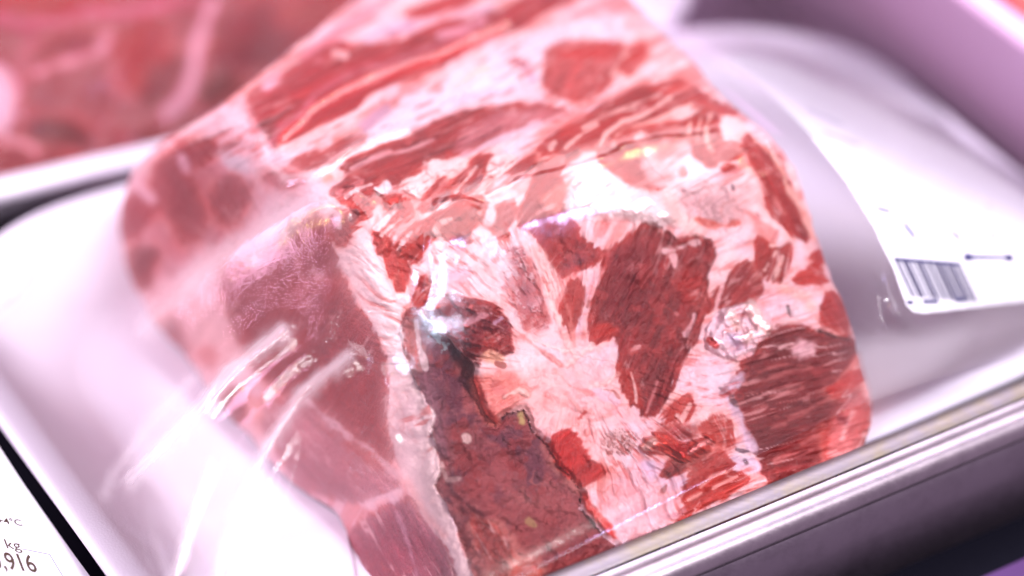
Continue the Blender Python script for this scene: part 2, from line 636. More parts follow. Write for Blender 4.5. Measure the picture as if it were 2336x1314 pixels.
    def build(self, root, P, mats, floor=None, skirt=True, min_faces=30):
        """one mesh object for each tissue part"""
        ny, nx = self.shape
        k = self.keep
        q = k[:-1, :-1] & k[1:, :-1] & k[:-1, 1:] & k[1:, 1:]
        jj, ii = np.nonzero(q)
        v00 = jj * nx + ii
        faces = np.stack([v00, v00 + nx, v00 + nx + 1, v00 + 1], 1)
        # smooth normals over the whole body so that parts meet without seams
        du = np.gradient(P, axis=1)
        dv = np.gradient(P, axis=0)
        nrm = np.cross(dv, du)
        nrm /= np.linalg.norm(nrm, axis=-1, keepdims=True) + 1e-12
        flatP, flatC, flatN = P.reshape(-1, 3), self.C.reshape(-1, 3), nrm.reshape(-1, 3)
        camv = np.array([0, 0, CAM_H])
        s = np.sum(flatN * (camv - flatP), 1)
        flatN = np.where(s[:, None] < 0, -flatN, flatN)
        ids = self.ID.reshape(-1)[faces]
        fid = np.sort(ids, 1)[:, 1]
        cnt = np.bincount(fid, minlength=len(self.parts))
        fid[cnt[fid] < min_faces] = 0
        objs = []
        for n_, (name, mk, lab) in enumerate(self.parts):
            f = faces[fid == n_]
            if len(f) == 0:
                continue
            us, inv = np.unique(f.ravel(), return_inverse=True)
            o = mesh_obj(name, flatP[us], inv.reshape(-1, 4), mats[mk], root, colors=flatC[us], normals=flatN[us])
            if lab:
                o["label"] = lab
            objs.append(o)
        if skirt:
            ed = {}
            for a_, b_ in ((0, 1), (1, 2), (2, 3), (3, 0)):
                for s_, t_ in zip(faces[:, a_].tolist(), faces[:, b_].tolist()):
                    key = (s_, t_) if s_ < t_ else (t_, s_)
                    ed[key] = None if key in ed else (s_, t_)
            vs, fs, cs, idx = [], [], [], {}

            def low(P0):
                out = [P0]
                ray = P0 - camv
                t = (floor - P0[2]) / ray[2]
                hit = P0 + ray * t
                if P0[2] - floor < 0.034:
                    tgt = hit
                else:
                    tgt = np.array([P0[0] * .985, P0[1] + 0.006, floor])
                for s_ in (0.15, 0.5, 1.0):
                    out.append(P0 + (tgt - P0) * s_)
                return out
            for e in ed.values():
                if e is None:
                    continue
                for g in e:
                    if g not in idx:
                        idx[g] = len(vs)
                        for L in low(flatP[g]):
                            vs.append(L)
                            cs.append(flatC[g])
                a_, b_ = idx[e[0]], idx[e[1]]
                for r_ in range(3):
                    fs.append((a_ + r_, a_ + r_ + 1, b_ + r_ + 1, b_ + r_))
            objs.append(mesh_obj("underside", vs, fs, mats['fat'], root, colors=np.array(cs)))
        return objs


def inv_plane(p3):
    """depth function of the plane through three (px, py, depth) points"""
    A = np.array([[a, b, 1.0] for a, b, _ in p3])
    k = np.linalg.solve(A, np.array([1.0 / d for _, _, d in p3]))
    return lambda x, y: 1.0 / np.maximum(k[0] * x + k[1] * y + k[2], 0.4)


def smax(ds, k=0.004):
    ds = np.stack(ds, 0)
    m = ds.max(0)
    return m + k * np.log(np.exp((ds - m) / k).sum(0))


# ---- the large joint
OUT = [(860, -45), (740, 58), (660, 118), (600, 168), (520, 232), (440, 282), (372, 320), (322, 360), (300, 400), (285, 440),
       (270, 500), (280, 560), (290, 610), (310, 660), (340, 705), (372, 762), (420, 805), (460, 862), (500, 925), (540, 965),
       (580, 1005), (625, 1065), (690, 1120), (760, 1160), (788, 1200), (800, 1260), (830, 1390), (1250, 1392), (1330, 1345),
       (1900, 1100), (1965, 1040), (1990, 962), (1985, 910), (1968, 850), (1952, 780), (1928, 700), (1890, 622), (1870, 560),
       (1855, 520), (1840, 460), (1820, 400), (1790, 345), (1740, 295), (1685, 255), (1640, 212), (1590, 150), (1540, 100),
       (1500, 60), (1450, 10), (1400, -45)]
pl_front = inv_plane([(1250, 750, 0.698), (1950, 900, 0.713), (1350, 1230, 0.6880)])
pl_left = inv_plane([(735, 430, 0.703), (1010, 1250, 0.6890), (330, 690, 0.764)])


def joint_depth(x, y):
    cy = (CY - y) / F
    top = (CAM_H - 0.070) / (SP - cy * CP)
    return smax([pl_front(x, y), top, pl_left(x, y)], 0.0042)


J = Body(OUT, 2.3, joint_depth, 85.0)
X, Y = J.X, J.Y
# ground colour: pale pink and lavender fat
t = fbm(X / 150, Y / 150, 5, 3)
t2 = fbm(X / 45, Y / 45, 8, 4)
c0, c1, c2 = rgb((246, 212, 212)), rgb((236, 208, 218)), rgb((240, 172, 170))
k1 = sstep(0.42, 0.62, t)[..., None]
k2 = (sstep(0.52, 0.72, t2) * 0.7)[..., None]
J.C[:] = (c0 * (1 - k1) + c1 * k1) * (1 - k2) + c2 * k2
J.H += (fbm(X / 70, Y / 70, 3, 3) - .5) * 1.6 + (fbm(X / 16, Y / 16, 31, 3) - .5) * 0.35

th_c = np.arctan2(Y - 830, X - 1310)
r_c = np.hypot(X - 1310, Y - 830)


def rot_n(deg, la, lc, seed):
    a_ = math.radians(deg)
    return fbm((X * math.cos(a_) + Y * math.sin(a_)) / la, (-X * math.sin(a_) + Y * math.cos(a_)) / lc, seed, 3)


n_top, n_rl, n_lf = rot_n(-27, 110, 17, 301), rot_n(-18, 110, 17, 305), rot_n(-62, 110, 24, 309)
wrp = fbm(X / 90, Y / 90, 317, 2) - .5
n_cen = fbm(th_c * 11 + wrp * 2.2, r_c / 95 + wrp * 2, 311, 3)
n_cen = .5 + (n_cen - .5) * sstep(90, 330, r_c) + (fbm(X / 40, Y / 40, 319, 3) - .5) * 0.5 * sstep(330, 60, r_c)
w_top = sstep(520, 400, Y)
w_rl = sstep(1560, 1680, X) * sstep(560, 700, Y)
w_lf = sstep(40, -40, X - (735 + (Y - 430) * 0.34)) * sstep(330, 420, Y)
n_s = n_cen * (1 - w_rl) + n_rl * w_rl
n_s = n_s * (1 - w_top) + n_top * w_top
n_s = n_s * (1 - w_lf) + n_lf * w_lf
for cc, k_ in (((216, 104, 90), sstep(.53, .66, n_s) * .62), ((248, 222, 220), sstep(.48, .36, n_s) * .5)):
    J.C = J.C * (1 - k_[..., None]) + rgb(cc) * k_[..., None]
J.H += (n_s - .5) * -1.2

FATW, FAT, FATP = (246, 230, 232), (242, 208, 206), (236, 172, 164)
MU, MR, MD, MP = (160, 64, 58), (206, 74, 58), (122, 46, 48), (184, 104, 108)


GROW = [6.0]


def mus(pts, col=MU, ang=-25, fib=0.8, **kw):
    kw.setdefault('marb', 0.5)
    kw.setdefault('name', 'muscle')
    kw.setdefault('rag', 6)
    kw.setdefault('soft', 4)
    if kw['name'] is None:
        kw.setdefault('rim', 0.0)
    else:
        kw.setdefault('grow', GROW[0])
    J.layer('mus', pts, col, ang=ang, fib=fib, **kw)


def mst(pts, w_, col=FAT, **kw):
    kw.setdefault('rag', 3)
    kw.setdefault('soft', 2.5)
    J.layer('fat', pts, col, w=w_, **kw)


def fat(pts, col=FATW, **kw):
    kw.setdefault('name', 'fat_seam')
    J.layer('fat', pts, col, **kw)


# --- broad tints of the fat
fat([(620, 372), (700, 335), (830, 285), (950, 225), (1060, 160), (1180, 95), (1300, 45), (1400, 20), (1420, 90), (1250, 95),
     (1235, 190), (1240, 235), (1080, 245), (950, 290), (850, 318), (760, 372), (690, 392)], (240, 222, 232), soft=14, rag=8, name='fat_band', op=.85)
fat([(780, 108), (900, 45), (1040, 20), (1140, 5), (1120, 35), (1000, 62), (880, 98), (800, 118)], (226, 196, 216), soft=10)
fat([(1090, 850), (1190, 850), (1300, 820), (1400, 850), (1420, 930), (1330, 990), (1240, 985), (1195, 930), (1130, 965), (1085, 900)],
    (240, 172, 166), soft=22, rag=12, name=None, op=.6)
fat([(1230, 560), (1275, 640), (1290, 700), (1330, 800), (1240, 800), (1230, 700)], (242, 192, 188), soft=16, name=None, op=.5)
fat([(1380, 1100), (1470, 1060), (1560, 1090), (1560, 1180), (1450, 1230), (1380, 1210)], (232, 178, 186), soft=20, rag=10, name=None, op=.7)
fat([(1440, 1040), (1560, 1060), (1575, 1120), (1500, 1110)], (214, 190, 214), soft=14, rag=10, name=None)
fat([(1520, 860), (1600, 790), (1690, 830), (1680, 900), (1640, 940), (1560, 900)], (232, 206, 220), soft=16, rag=10, name=None, op=.7)
# --- top of the joint
mus([(560, 240), (580, 208), (625, 178), (690, 140), (760, 102), (780, 95), (800, 108), (850, 108), (870, 104), (940, 88), (985, 58),
     (1060, 50), (1120, 32), (1180, 8), (1230, -30), (1345, -30), (1250, 20), (1180, 62), (1100, 90), (1027, 134), (940, 176),
     (865, 197), (820, 232), (770, 265), (700, 290), (645, 330), (605, 335), (580, 300)], (196, 62, 66), ang=-29, rag=6, marb=0.3, h=-.5)
mus([(575, 300), (600, 270), (640, 280), (640, 330), (610, 338)], (150, 60, 58), ang=-29, name=None, soft=12)
mus([(633, 312), (660, 290), (693, 280), (685, 302), (650, 326)], (226, 54, 42), fib=.3, name=None, soft=8)
mus([(880, 190), (930, 155), (970, 142), (1000, 118), (1045, 104), (1100, 75), (1160, 48), (1140, 74), (1100, 92), (1027, 136), (950, 172)],
    (232, 66, 56), ang=-28, fib=.3, name=None, soft=9)
mst([(618, 330), (640, 290), (690, 258), (720, 212), (790, 172), (840, 150), (880, 152), (905, 138), (960, 118), (1030, 92), (1110, 52)], 7,
    (232, 138, 156), op=.8, soft=7)
for q_, w_ in (([(688, 147), (735, 138)], 4), ([(640, 252), (700, 235)], 2.5), ([(868, 152), (888, 150)], 5)):
    mst(q_, w_, (226, 150, 158), soft=6, rag=6, op=.7)
mst([(765, 118), (785, 126)], 9, (238, 186, 182), soft=6)
mus([(925, 32), (1000, 6), (1060, -25), (1140, -30), (1070, 6), (1010, 20), (950, 38)], (220, 66, 62), fib=.3, soft=7)
mst([(690, 130), (760, 80), (830, 35), (900, -10)], 9, (238, 150, 164), soft=8)
mst([(890, 75), (920, 66), (938, 56)], 5, (172, 130, 160), soft=5)
mst([(1000, 82), (1060, 66), (1100, 44)], 8, (240, 170, 186), soft=7)
fat([(590, 200), (610, 170), (640, 165), (640, 185), (605, 212)], (246, 196, 210), soft=9)
# grey purple shadows painted in the white band, a peach patch, a dark dot
mst([(826, 292), (850, 272), (872, 254), (882, 248)], 13, (186, 142, 164), soft=8)
mst([(893, 240), (904, 233)], 5, (176, 100, 100), soft=5)
mst([(765, 318), (790, 305), (815, 298)], 9, (216, 152, 148), soft=9)
fat([(1032, 194), (1060, 168), (1100, 146), (1120, 150), (1116, 166), (1080, 184), (1045, 198)], (246, 208, 192), soft=8, name=None)
mst([(1170, 136), (1186, 142), (1198, 150)], 7, (168, 84, 104), soft=5)
mst([(1205, 162), (1216, 180)], 9, (206, 184, 206), soft=8)
mst([(1040, 232), (1110, 212), (1170, 200)], 9, (214, 192, 214), soft=12, op=.7)
# red block and its neighbour
mus([(1245, 114), (1290, 100), (1350, 97), (1400, 100), (1425, 105), (1422, 140), (1405, 160), (1372, 205), (1340, 222), (1300, 226),
     (1265, 215), (1238, 190), (1250, 160)], (214, 116, 110), ang=-60, rag=5, marb=.3, soft=7, h=-.6)
mus([(1260, 112), (1300, 98), (1400, 102), (1420, 112), (1405, 130), (1350, 132), (1280, 136)], (232, 78, 62), fib=.4, name=None, soft=9)
mus([(1436, 104), (1475, 97), (1466, 130), (1448, 160), (1425, 168), (1420, 150), (1440, 132)], (228, 80, 66), fib=.4, soft=6)
mst([(1395, 170), (1412, 142), (1428, 118)], 4, (240, 178, 170), soft=4)
# long brown muscle below the white band
mus([(648, 385), (690, 352), (720, 348), (745, 345), (775, 322), (812, 312), (838, 318), (800, 345), (748, 372), (705, 392), (665, 398)],
    (190, 92, 86), ang=-25, soft=6, fib=.4)
mus([(773, 383), (811, 356), (846, 345), (863, 334), (905, 326), (935, 309), (957, 300), (1010, 272), (1080, 252), (1130, 248), (1200, 240),
     (1270, 245), (1300, 258), (1250, 278), (1180, 300), (1100, 335), (1040, 358), (987, 366), (957, 381), (925, 407), (905, 426),
     (880, 415), (850, 405), (820, 400), (795, 395)], (172, 66, 60), ang=-21, fib=1.0, marb=.6, h=-.7)
mus([(1050, 300), (1120, 262), (1200, 247), (1270, 248), (1298, 258), (1240, 280), (1160, 302), (1080, 326), (1036, 350), (1040, 322)],
    (204, 128, 134), ang=-20, fib=.6, name=None, soft=12, op=.85)
mus([(1016, 338), (1031, 340), (1034, 356), (1015, 360)], (212, 70, 52), fib=.2, name=None)
for q_ in ([(783, 402), (830, 372), (880, 352), (930, 343), (990, 318)], [(800, 385), (850, 358), (890, 345)], [(1042, 360), (1100, 338), (1180, 302), (1260, 272), (1330, 248)]):
    mst(q_, 4, (238, 176, 178), ang=-22, fib=.4)
mst([(1060, 352), (1140, 318), (1230, 282)], 7, (232, 196, 206), soft=5)
mst([(738, 392), (760, 392), (772, 402)], 13, (240, 214, 206), soft=6)
mst([(742, 408), (752, 402)], 9, (232, 160, 136), soft=6)
# shredded pieces along the top edge
mus([(753, 446), (764, 426), (790, 413), (820, 405), (850, 407), (867, 413), (854, 428), (858, 443), (871, 448), (867, 458), (850, 471),
     (839, 493), (828, 499), (820, 486), (803, 471), (790, 465), (771, 454)], (170, 60, 52), ang=-25, fib=1.1, lump=1.2, h=.5)
mst([(790, 448), (815, 432), (845, 420)], 4, (238, 196, 194), rag=5)
mst([(770, 440), (795, 425), (825, 414)], 3, (226, 140, 140), rag=5)
fat([(852, 427), (866, 430), (880, 412), (892, 420), (897, 432), (880, 446), (865, 443)], FATW, h=1.5, rag=4, name='fat_lump')
mus([(871, 458), (888, 441), (914, 437), (931, 442), (914, 450), (893, 452)], (118, 50, 58), fib=.5, name=None)
mus([(867, 465), (888, 450), (918, 454), (935, 463), (940, 488), (923, 501), (899, 516), (884, 545), (892, 578), (866, 576), (851, 540),
     (852, 528), (872, 505), (900, 480), (880, 470)], (198, 72, 58), ang=-50, fib=.7, lump=1.2, h=.6)
mst([(858, 520), (880, 500), (905, 478), (900, 466)], 6, (244, 206, 204), rag=5)
mst([(872, 535), (895, 515), (915, 500)], 4, (240, 192, 186), rag=5)
fat([(905, 428), (927, 407), (957, 398), (967, 375), (987, 366), (1021, 362), (1064, 362), (1072, 373), (1064, 386), (1034, 407),
     (1000, 425), (975, 445), (950, 455), (930, 440)], (246, 216, 210), h=.9, lump=.8, rag=6, name='fat_lump')
mst([(970, 372), (974, 395), (985, 405)], 3, (226, 170, 166))
mus([(993, 416), (1004, 405), (1030, 416), (1042, 411), (1036, 437), (1010, 458), (987, 478), (959, 482), (968, 454), (983, 433)],
    (188, 62, 52), ang=-40, fib=.8, h=.3)
mus([(1000, 452), (1020, 435), (1040, 412), (1045, 420), (1030, 448), (995, 480), (965, 486)], (124, 50, 58), ang=-40, fib=.8, name=None)
mus([(1034, 407), (1064, 390), (1077, 364), (1102, 356), (1128, 349), (1111, 371), (1105, 392), (1098, 416), (1079, 428), (1047, 446),
     (1030, 456), (1040, 430)], (166, 62, 56), ang=-48, fib=.9, h=.2)
mus([(1050, 442), (1080, 415), (1100, 398), (1104, 410), (1080, 432), (1046, 452), (1020, 470)], (128, 56, 70), ang=-42, fib=.8, name=None)
mst([(1040, 438), (1062, 412), (1086, 380)], 4, (240, 190, 182))
fat([(1111, 385), (1115, 368), (1128, 357), (1150, 352), (1175, 355), (1178, 368), (1165, 385), (1150, 400), (1130, 405), (1113, 400)],
    (246, 216, 210), h=1.2, lump=.8, name='fat_lump')
mst([(1120, 372), (1140, 378), (1150, 372)], 2.5, (214, 150, 150))
mus([(1150, 402), (1175, 382), (1200, 364), (1235, 345), (1215, 382), (1190, 397), (1160, 413), (1128, 428), (1105, 443)], (178, 80, 80),
    ang=-35, fib=.7, rag=4)
mst([(1108, 442), (1150, 418), (1195, 395), (1220, 378)], 2, (110, 40, 44), rag=2, soft=1.5)
fat([(1120, 425), (1150, 400), (1165, 400), (1140, 425), (1110, 440)], (232, 188, 192), name=None, soft=6)
mus([(902, 564), (919, 537), (947, 513), (981, 503), (1008, 482), (1042, 465), (1070, 453), (1101, 450), (1114, 465), (1108, 492),
     (1080, 513), (1070, 537), (1077, 551), (1053, 554), (1018, 544), (984, 547), (971, 564), (960, 592), (947, 599), (923, 588)],
    (188, 72, 56), ang=-40, fib=.8, h=.8, lump=.7)
mus([(985, 512), (1030, 485), (1100, 465), (1105, 492), (1078, 515), (1068, 538), (1020, 540), (985, 542)], (178, 92, 76), ang=-30, fib=.7,
    name=None, soft=10)
mst([(1004, 545), (992, 525), (1000, 508), (1030, 500)], 5, (240, 196, 188), op=.7)
mus([(1040, 540), (1070, 535), (1078, 552), (1055, 558), (1035, 552)], (190, 110, 100), name=None, soft=8)
mst([(906, 570), (925, 545), (938, 530)], 4, (236, 208, 208))
mst([(902, 588), (914, 570), (908, 585)], 3, (110, 50, 50))
mus([(895, 623), (909, 592), (923, 595), (933, 626), (926, 653), (909, 664), (899, 643)], (192, 76, 62), ang=80, fib=.7)
mus([(880, 575), (895, 560), (900, 600), (890, 640), (882, 610)], (198, 92, 84), ang=70, fib=.6, rag=6)
mus([(936, 660), (955, 640), (985, 632), (994, 640), (974, 667), (960, 701), (947, 700), (940, 677)], (186, 58, 42), ang=-55, fib=.9)
mus([(960, 650), (990, 630), (1020, 625), (1000, 650), (975, 672)], (186, 110, 96), ang=-40, fib=.6, name=None, soft=8)
fat([(985, 560), (1010, 548), (1040, 560), (1060, 575), (1040, 600), (1010, 620), (985, 640), (975, 620), (982, 590)], (244, 224, 222), soft=8,
    h=.6, rag=6)
mst([(1020, 560), (1038, 566), (1050, 582)], 9, (206, 160, 158), soft=8, op=.8)
mst([(1000, 640), (1030, 628), (1060, 620)], 14, (214, 186, 200), soft=12)
# muscle strips right of the shreds
mus([(1197, 458), (1215, 425), (1232, 373), (1263, 358), (1330, 340), (1294, 371), (1273, 389), (1282, 414), (1289, 438), (1282, 468), (1296, 499),
     (1316, 513), (1323, 537), (1344, 561), (1378, 575), (1368, 592), (1344, 602), (1316, 619), (1296, 623), (1282, 633), (1262, 605),
     (1238, 571), (1227, 544), (1207, 527), (1186, 513), (1178, 480)], (176, 66, 56), ang=-52, fib=.8, rag=6, h=-.3)
mus([(1224, 456), (1250, 430), (1294, 407), (1309, 404), (1304, 422), (1289, 440), (1284, 487), (1253, 481)], (208, 122, 104), ang=-50, fib=.5,
    name=None, soft=8)
mus([(1290, 560), (1330, 548), (1372, 578), (1340, 600), (1300, 612), (1275, 600)], (146, 54, 50), ang=20, fib=.9, name=None, soft=6)
mst([(1190, 520), (1220, 490), (1260, 470)], 4, (236, 180, 176), rag=5, op=.6)
mus([(1108, 495), (1135, 470), (1160, 455), (1176, 470), (1170, 500), (1150, 520), (1160, 540), (1130, 535)], (186, 94, 88), ang=-40, fib=.6, rag=8)
mst([(1120, 470), (1118, 500), (1105, 530)], 9, (236, 206, 206), soft=6, rag=7)
mst([(1195, 540), (1225, 575), (1250, 620), (1275, 690)], 14, (240, 196, 190), soft=8)
J.layer('bone', [(1150, 575), (1166, 560), (1197, 575), (1221, 619), (1227, 647), (1234, 674), (1248, 708), (1248, 742), (1231, 763), (1207, 756),
        (1186, 729), (1176, 695), (1159, 667), (1149, 653), (1169, 636)], (190, 122, 126), name='rib_bone', rag=10, soft=9, h=-.4,
        mottle=((240, 208, 210), 9.0, .6), var=.3)
mst([(1205, 590), (1226, 640), (1240, 690), (1252, 735)], 5, (196, 92, 86), rag=7, soft=6, op=.7)
mst([(1160, 650), (1180, 700), (1200, 750)], 5, (214, 120, 112), rag=7, soft=6, op=.7)
mst([(1178, 600), (1196, 660), (1215, 720)], 5, (150, 84, 98), rag=9, soft=8, op=.6)
mus([(1185, 730), (1205, 715), (1245, 712), (1250, 742), (1231, 765), (1207, 758)], (210, 110, 104), fib=.3, name=None, soft=12, op=.7)
mst([(1120, 560), (1150, 600), (1160, 640)], 18, (238, 214, 220), soft=12, rag=9, op=.7)
mus([(1279, 701), (1289, 677), (1299, 640), (1316, 636), (1334, 660), (1327, 691), (1320, 729), (1303, 756), (1289, 742), (1282, 722)],
    (184, 86, 74), ang=100, fib=.7, rag=6)
mst([(1368, 605), (1345, 650), (1340, 700), (1318, 760)], 6, (222, 186, 196), rag=4)
mst([(1344, 688), (1340, 700)], 4, (70, 30, 36), rag=1)
mst([(1275, 632), (1290, 660), (1272, 690), (1268, 720)], 5, (216, 140, 136), rag=4, op=.8)
# large central muscle
mus([(1385, 585), (1400, 561), (1424, 549), (1456, 521), (1481, 517), (1509, 525), (1521, 541), (1553, 545), (1606, 545), (1626, 561),
     (1624, 594), (1614, 626), (1606, 666), (1605, 700), (1600, 735), (1575, 790), (1553, 827), (1541, 860), (1517, 912), (1500, 948), (1470, 948),
     (1440, 915), (1415, 880), (1410, 845), (1418, 800), (1405, 760), (1375, 775), (1350, 785), (1347, 745), (1355, 700), (1370, 650)],
    (150, 56, 54), ang=112, fib=1.15, marb=.45, h=-1.0, rag=7, lump=.35)
mus([(1400, 590), (1460, 540), (1500, 600), (1500, 700), (1440, 760), (1390, 740), (1375, 680)], (128, 46, 52), ang=115, fib=.9, name=None,
    soft=22, op=.75, lump=.6)
mus([(1345, 780), (1350, 740), (1380, 735), (1420, 750), (1390, 770)], (204, 76, 58), ang=-20, fib=.6, name=None, soft=8)
mus([(1540, 620), (1600, 590), (1612, 640), (1600, 700), (1550, 680)], (174, 62, 52), ang=-20, fib=.7, name=None, soft=10)
mus([(1412, 850), (1440, 840), (1470, 900), (1465, 945), (1430, 910)], (196, 76, 60), ang=60, fib=.9, name=None, soft=9)
mst([(1516, 572), (1540, 572), (1568, 556), (1592, 552)], 5, (236, 192, 192), rag=7)
mst([(1535, 585), (1542, 605), (1536, 622)], 5, (236, 186, 186), rag=6)
mst([(1440, 850), (1448, 880), (1452, 920)], 2.5, (238, 190, 184), rag=3)
mst([(1475, 940), (1490, 900), (1500, 870)], 2.5, (214, 140, 140), rag=3)
mst([(1425, 830), (1440, 800), (1460, 790)], 3, (226, 160, 158), rag=5)
mst([(1565, 760), (1578, 740), (1585, 720)], 6, (230, 178, 180), rag=4)
mst([(1543, 715), (1544, 716)], 5, (226, 150, 146), rag=1)
mus([(1682, 602), (1715, 598), (1735, 618), (1739, 658), (1723, 678), (1698, 698), (1674, 708), (1650, 706), (1630, 690), (1615, 715), (1608, 705),
     (1625, 675), (1658, 650), (1670, 630)], (158, 56, 50), ang=-50, fib=.7, h=-.3)
mst([(1648, 648), (1640, 680), (1632, 705)], 4, (234, 180, 180), rag=4)
mus([(1723, 541), (1755, 561), (1779, 573), (1803, 553), (1799, 602), (1787, 634), (1767, 646), (1747, 630), (1731, 610), (1727, 581)],
    (184, 76, 66), ang=-75, fib=1.0, marb=.9, rag=7)
for q_ in ([(1745, 615), (1760, 590), (1770, 575)], [(1765, 640), (1778, 605), (1785, 585)], [(1757, 560), (1785, 560)]):
    mst(q_, 2.6, (240, 190, 180), rag=4)
# striped muscle on the upper right
mus([(1232, 348), (1237, 327), (1258, 309), (1294, 294), (1330, 276), (1345, 263), (1363, 248), (1386, 237), (1433, 214), (1484, 199),
     (1515, 196), (1535, 187), (1571, 190), (1582, 207), (1620, 227), (1650, 243), (1692, 258), (1660, 264), (1620, 252), (1580, 242), (1560, 245),
     (1540, 260), (1500, 275), (1460, 290), (1420, 310), (1405, 330), (1390, 340), (1350, 335), (1300, 345), (1260, 350)], (186, 62, 52),
    ang=-26, fib=.7, h=.3)
mus([(1470, 205), (1520, 193), (1572, 190), (1580, 205), (1520, 212)], (228, 84, 60), ang=-10, fib=.3, name=None, soft=6)
mus([(1590, 225), (1640, 238), (1690, 257), (1640, 254), (1590, 238)], (218, 92, 84), fib=.3, name=None, soft=5)
for q_, w_ in (([(1290, 338), (1318, 312), (1362, 285)], 4), ([(1366, 337), (1384, 303), (1420, 277), (1480, 257), (1528, 222)], 4.5),
               ([(1396, 335), (1412, 312), (1450, 290), (1510, 270), (1545, 250), (1575, 240)], 6),
               ([(1375, 262), (1440, 240), (1505, 216)], 3), ([(1330, 292), (1385, 262), (1450, 245)], 2.5), ([(1256, 340), (1264, 325)], 6)):
    mst(q_, w_, (240, 186, 176), ang=-26, fib=.4)
fat([(1530, 257), (1555, 243), (1600, 250), (1612, 260), (1590, 275), (1550, 278), (1535, 270)], (240, 206, 202), soft=6, name=None)
mus([(1407, 330), (1422, 304), (1458, 294), (1510, 284), (1551, 281), (1571, 273), (1597, 260), (1612, 253), (1638, 258), (1646, 304),
     (1648, 320), (1664, 325), (1692, 330), (1692, 355), (1661, 363), (1635, 363), (1628, 379), (1612, 376), (1602, 363), (1587, 358),
     (1584, 327), (1571, 317), (1510, 320), (1471, 327), (1433, 332)], (186, 68, 58), ang=-12, fib=.7, rag=4, h=.3)
for q_, w_ in (([(1600, 268), (1592, 300), (1590, 326)], 3), ([(1622, 262), (1610, 290), (1614, 322), (1626, 348)], 4.5), ([(1575, 280), (1570, 305)], 2.5)):
    mst(q_, w_, (240, 186, 172))
mst([(1455, 312), (1462, 306)], 7, (238, 200, 196))
fat([(1645, 268), (1668, 262), (1700, 285), (1722, 300), (1716, 316), (1695, 312), (1690, 330), (1665, 325), (1650, 312), (1642, 290)],
    (244, 214, 212), soft=5)
mus([(1361, 363), (1373, 340), (1407, 343), (1433, 330), (1453, 338), (1468, 361), (1484, 381), (1510, 407), (1515, 427), (1484, 433),
     (1458, 430), (1417, 407), (1394, 386)], (188, 66, 50), ang=35, fib=.6, rag=5, h=-.5)
J.layer('bone', [(1450, 345), (1500, 372), (1530, 400), (1522, 428), (1490, 420), (1468, 390)], (204, 150, 150), rag=10, soft=10,
        mottle=((240, 220, 222), 8.0, .8), name=None)
mus([(1455, 328), (1520, 322), (1560, 335), (1540, 350), (1500, 350)], (206, 120, 110), fib=.4, rag=8, soft=8, name=None)
fat([(1325, 385), (1355, 380), (1400, 402), (1440, 430), (1500, 442), (1540, 470), (1562, 512), (1500, 512), (1430, 500), (1370, 492), (1310, 492),
     (1286, 466), (1300, 425)], (250, 232, 230), soft=10, h=1.6, name='cartilage', var=.04)
fat([(1500, 440), (1540, 430), (1570, 490), (1620, 520), (1600, 540), (1540, 520)], (242, 206, 198), soft=12, name=None)
J.layer('bone', [(1555, 432), (1600, 408), (1660, 424), (1692, 465), (1690, 500), (1660, 520), (1610, 512), (1572, 482), (1552, 458)], (222, 178, 178),
        name='rib_bone', rag=14, soft=20, h=-.3, mottle=((140, 92, 96), 7.5, .5), var=.25)
mst([(1570, 440), (1610, 425), (1650, 432)], 12, (238, 206, 206), rag=8, soft=10, op=.8)
mst([(1585, 500), (1620, 512), (1660, 516), (1686, 508)], 7, (226, 110, 80), rag=6, soft=5, op=.8)
mst([(1671, 424), (1673, 432)], 4, (84, 44, 66), rag=1)
mus([(1640, 378), (1668, 370), (1682, 384), (1665, 398), (1648, 392)], (200, 70, 58), rag=5, name=None)
mus([(1553, 375), (1565, 385), (1570, 400), (1558, 405), (1546, 395)], (208, 130, 118), rag=5, name=None)
mus([(1697, 308), (1729, 322), (1765, 351), (1786, 387), (1799, 420), (1815, 460), (1835, 509), (1848, 548), (1825, 542), (1799, 525),
     (1775, 501), (1745, 462), (1750, 430), (1729, 385), (1704, 350)], (178, 60, 52), ang=62, fib=.7, rag=6, h=.3)
mst([(1720, 318), (1760, 350), (1785, 392), (1800, 440)], 4, (240, 190, 170), op=.7)
mst([(1765, 445), (1790, 490)], 4, (228, 150, 140), rag=5, op=.6)
mst([(1800, 430), (1830, 480), (1855, 540)], 8, (242, 180, 166), soft=6)
# right edge
mus([(1852, 582), (1870, 568), (1880, 600), (1860, 608)], (206, 76, 62), fib=.4)
mus([(1827, 626), (1855, 604), (1880, 622), (1884, 648), (1843, 640), (1807, 644)], (214, 76, 56), ang=15, fib=.4)
mus([(1872, 705), (1896, 662), (1912, 680), (1928, 715), (1944, 765), (1920, 760), (1890, 745), (1868, 722)], (186, 58, 50), ang=60, fib=.6)
mst([(1790, 660), (1840, 680), (1850, 700)], 12, (240, 186, 168), soft=10, op=.7)
mst([(1797, 698), (1800, 712), (1803, 722)], 3.5, (60, 30, 40), rag=2)
mst([(1815, 714), (1816, 716)], 11, (236, 214, 220), soft=4, h=.8)
fat([(1632, 712), (1668, 698), (1690, 690), (1720, 686), (1745, 700), (1762, 735), (1755, 762), (1720, 806), (1690, 828), (1655, 815), (1620, 800),
     (1605, 785), (1612, 750)], (240, 212, 220), h=1.6, lump=1.8, name='fat_lump', rag=5)
for q_, w_ in (([(1712, 702), (1730, 730), (1745, 750)], 15), ([(1668, 718), (1680, 740)], 14), ([(1700, 775), (1712, 762)], 12)):
    mst(q_, w_, (244, 216, 208), soft=6, h=1.6)
mst([(1694, 716), (1690, 742), (1700, 762)], 3, (182, 134, 140), rag=3)
mst([(1618, 776), (1632, 790)], 7, (220, 100, 96), rag=4)
mst([(1650, 752), (1672, 758), (1690, 748)], 3, (214, 160, 150), rag=4)
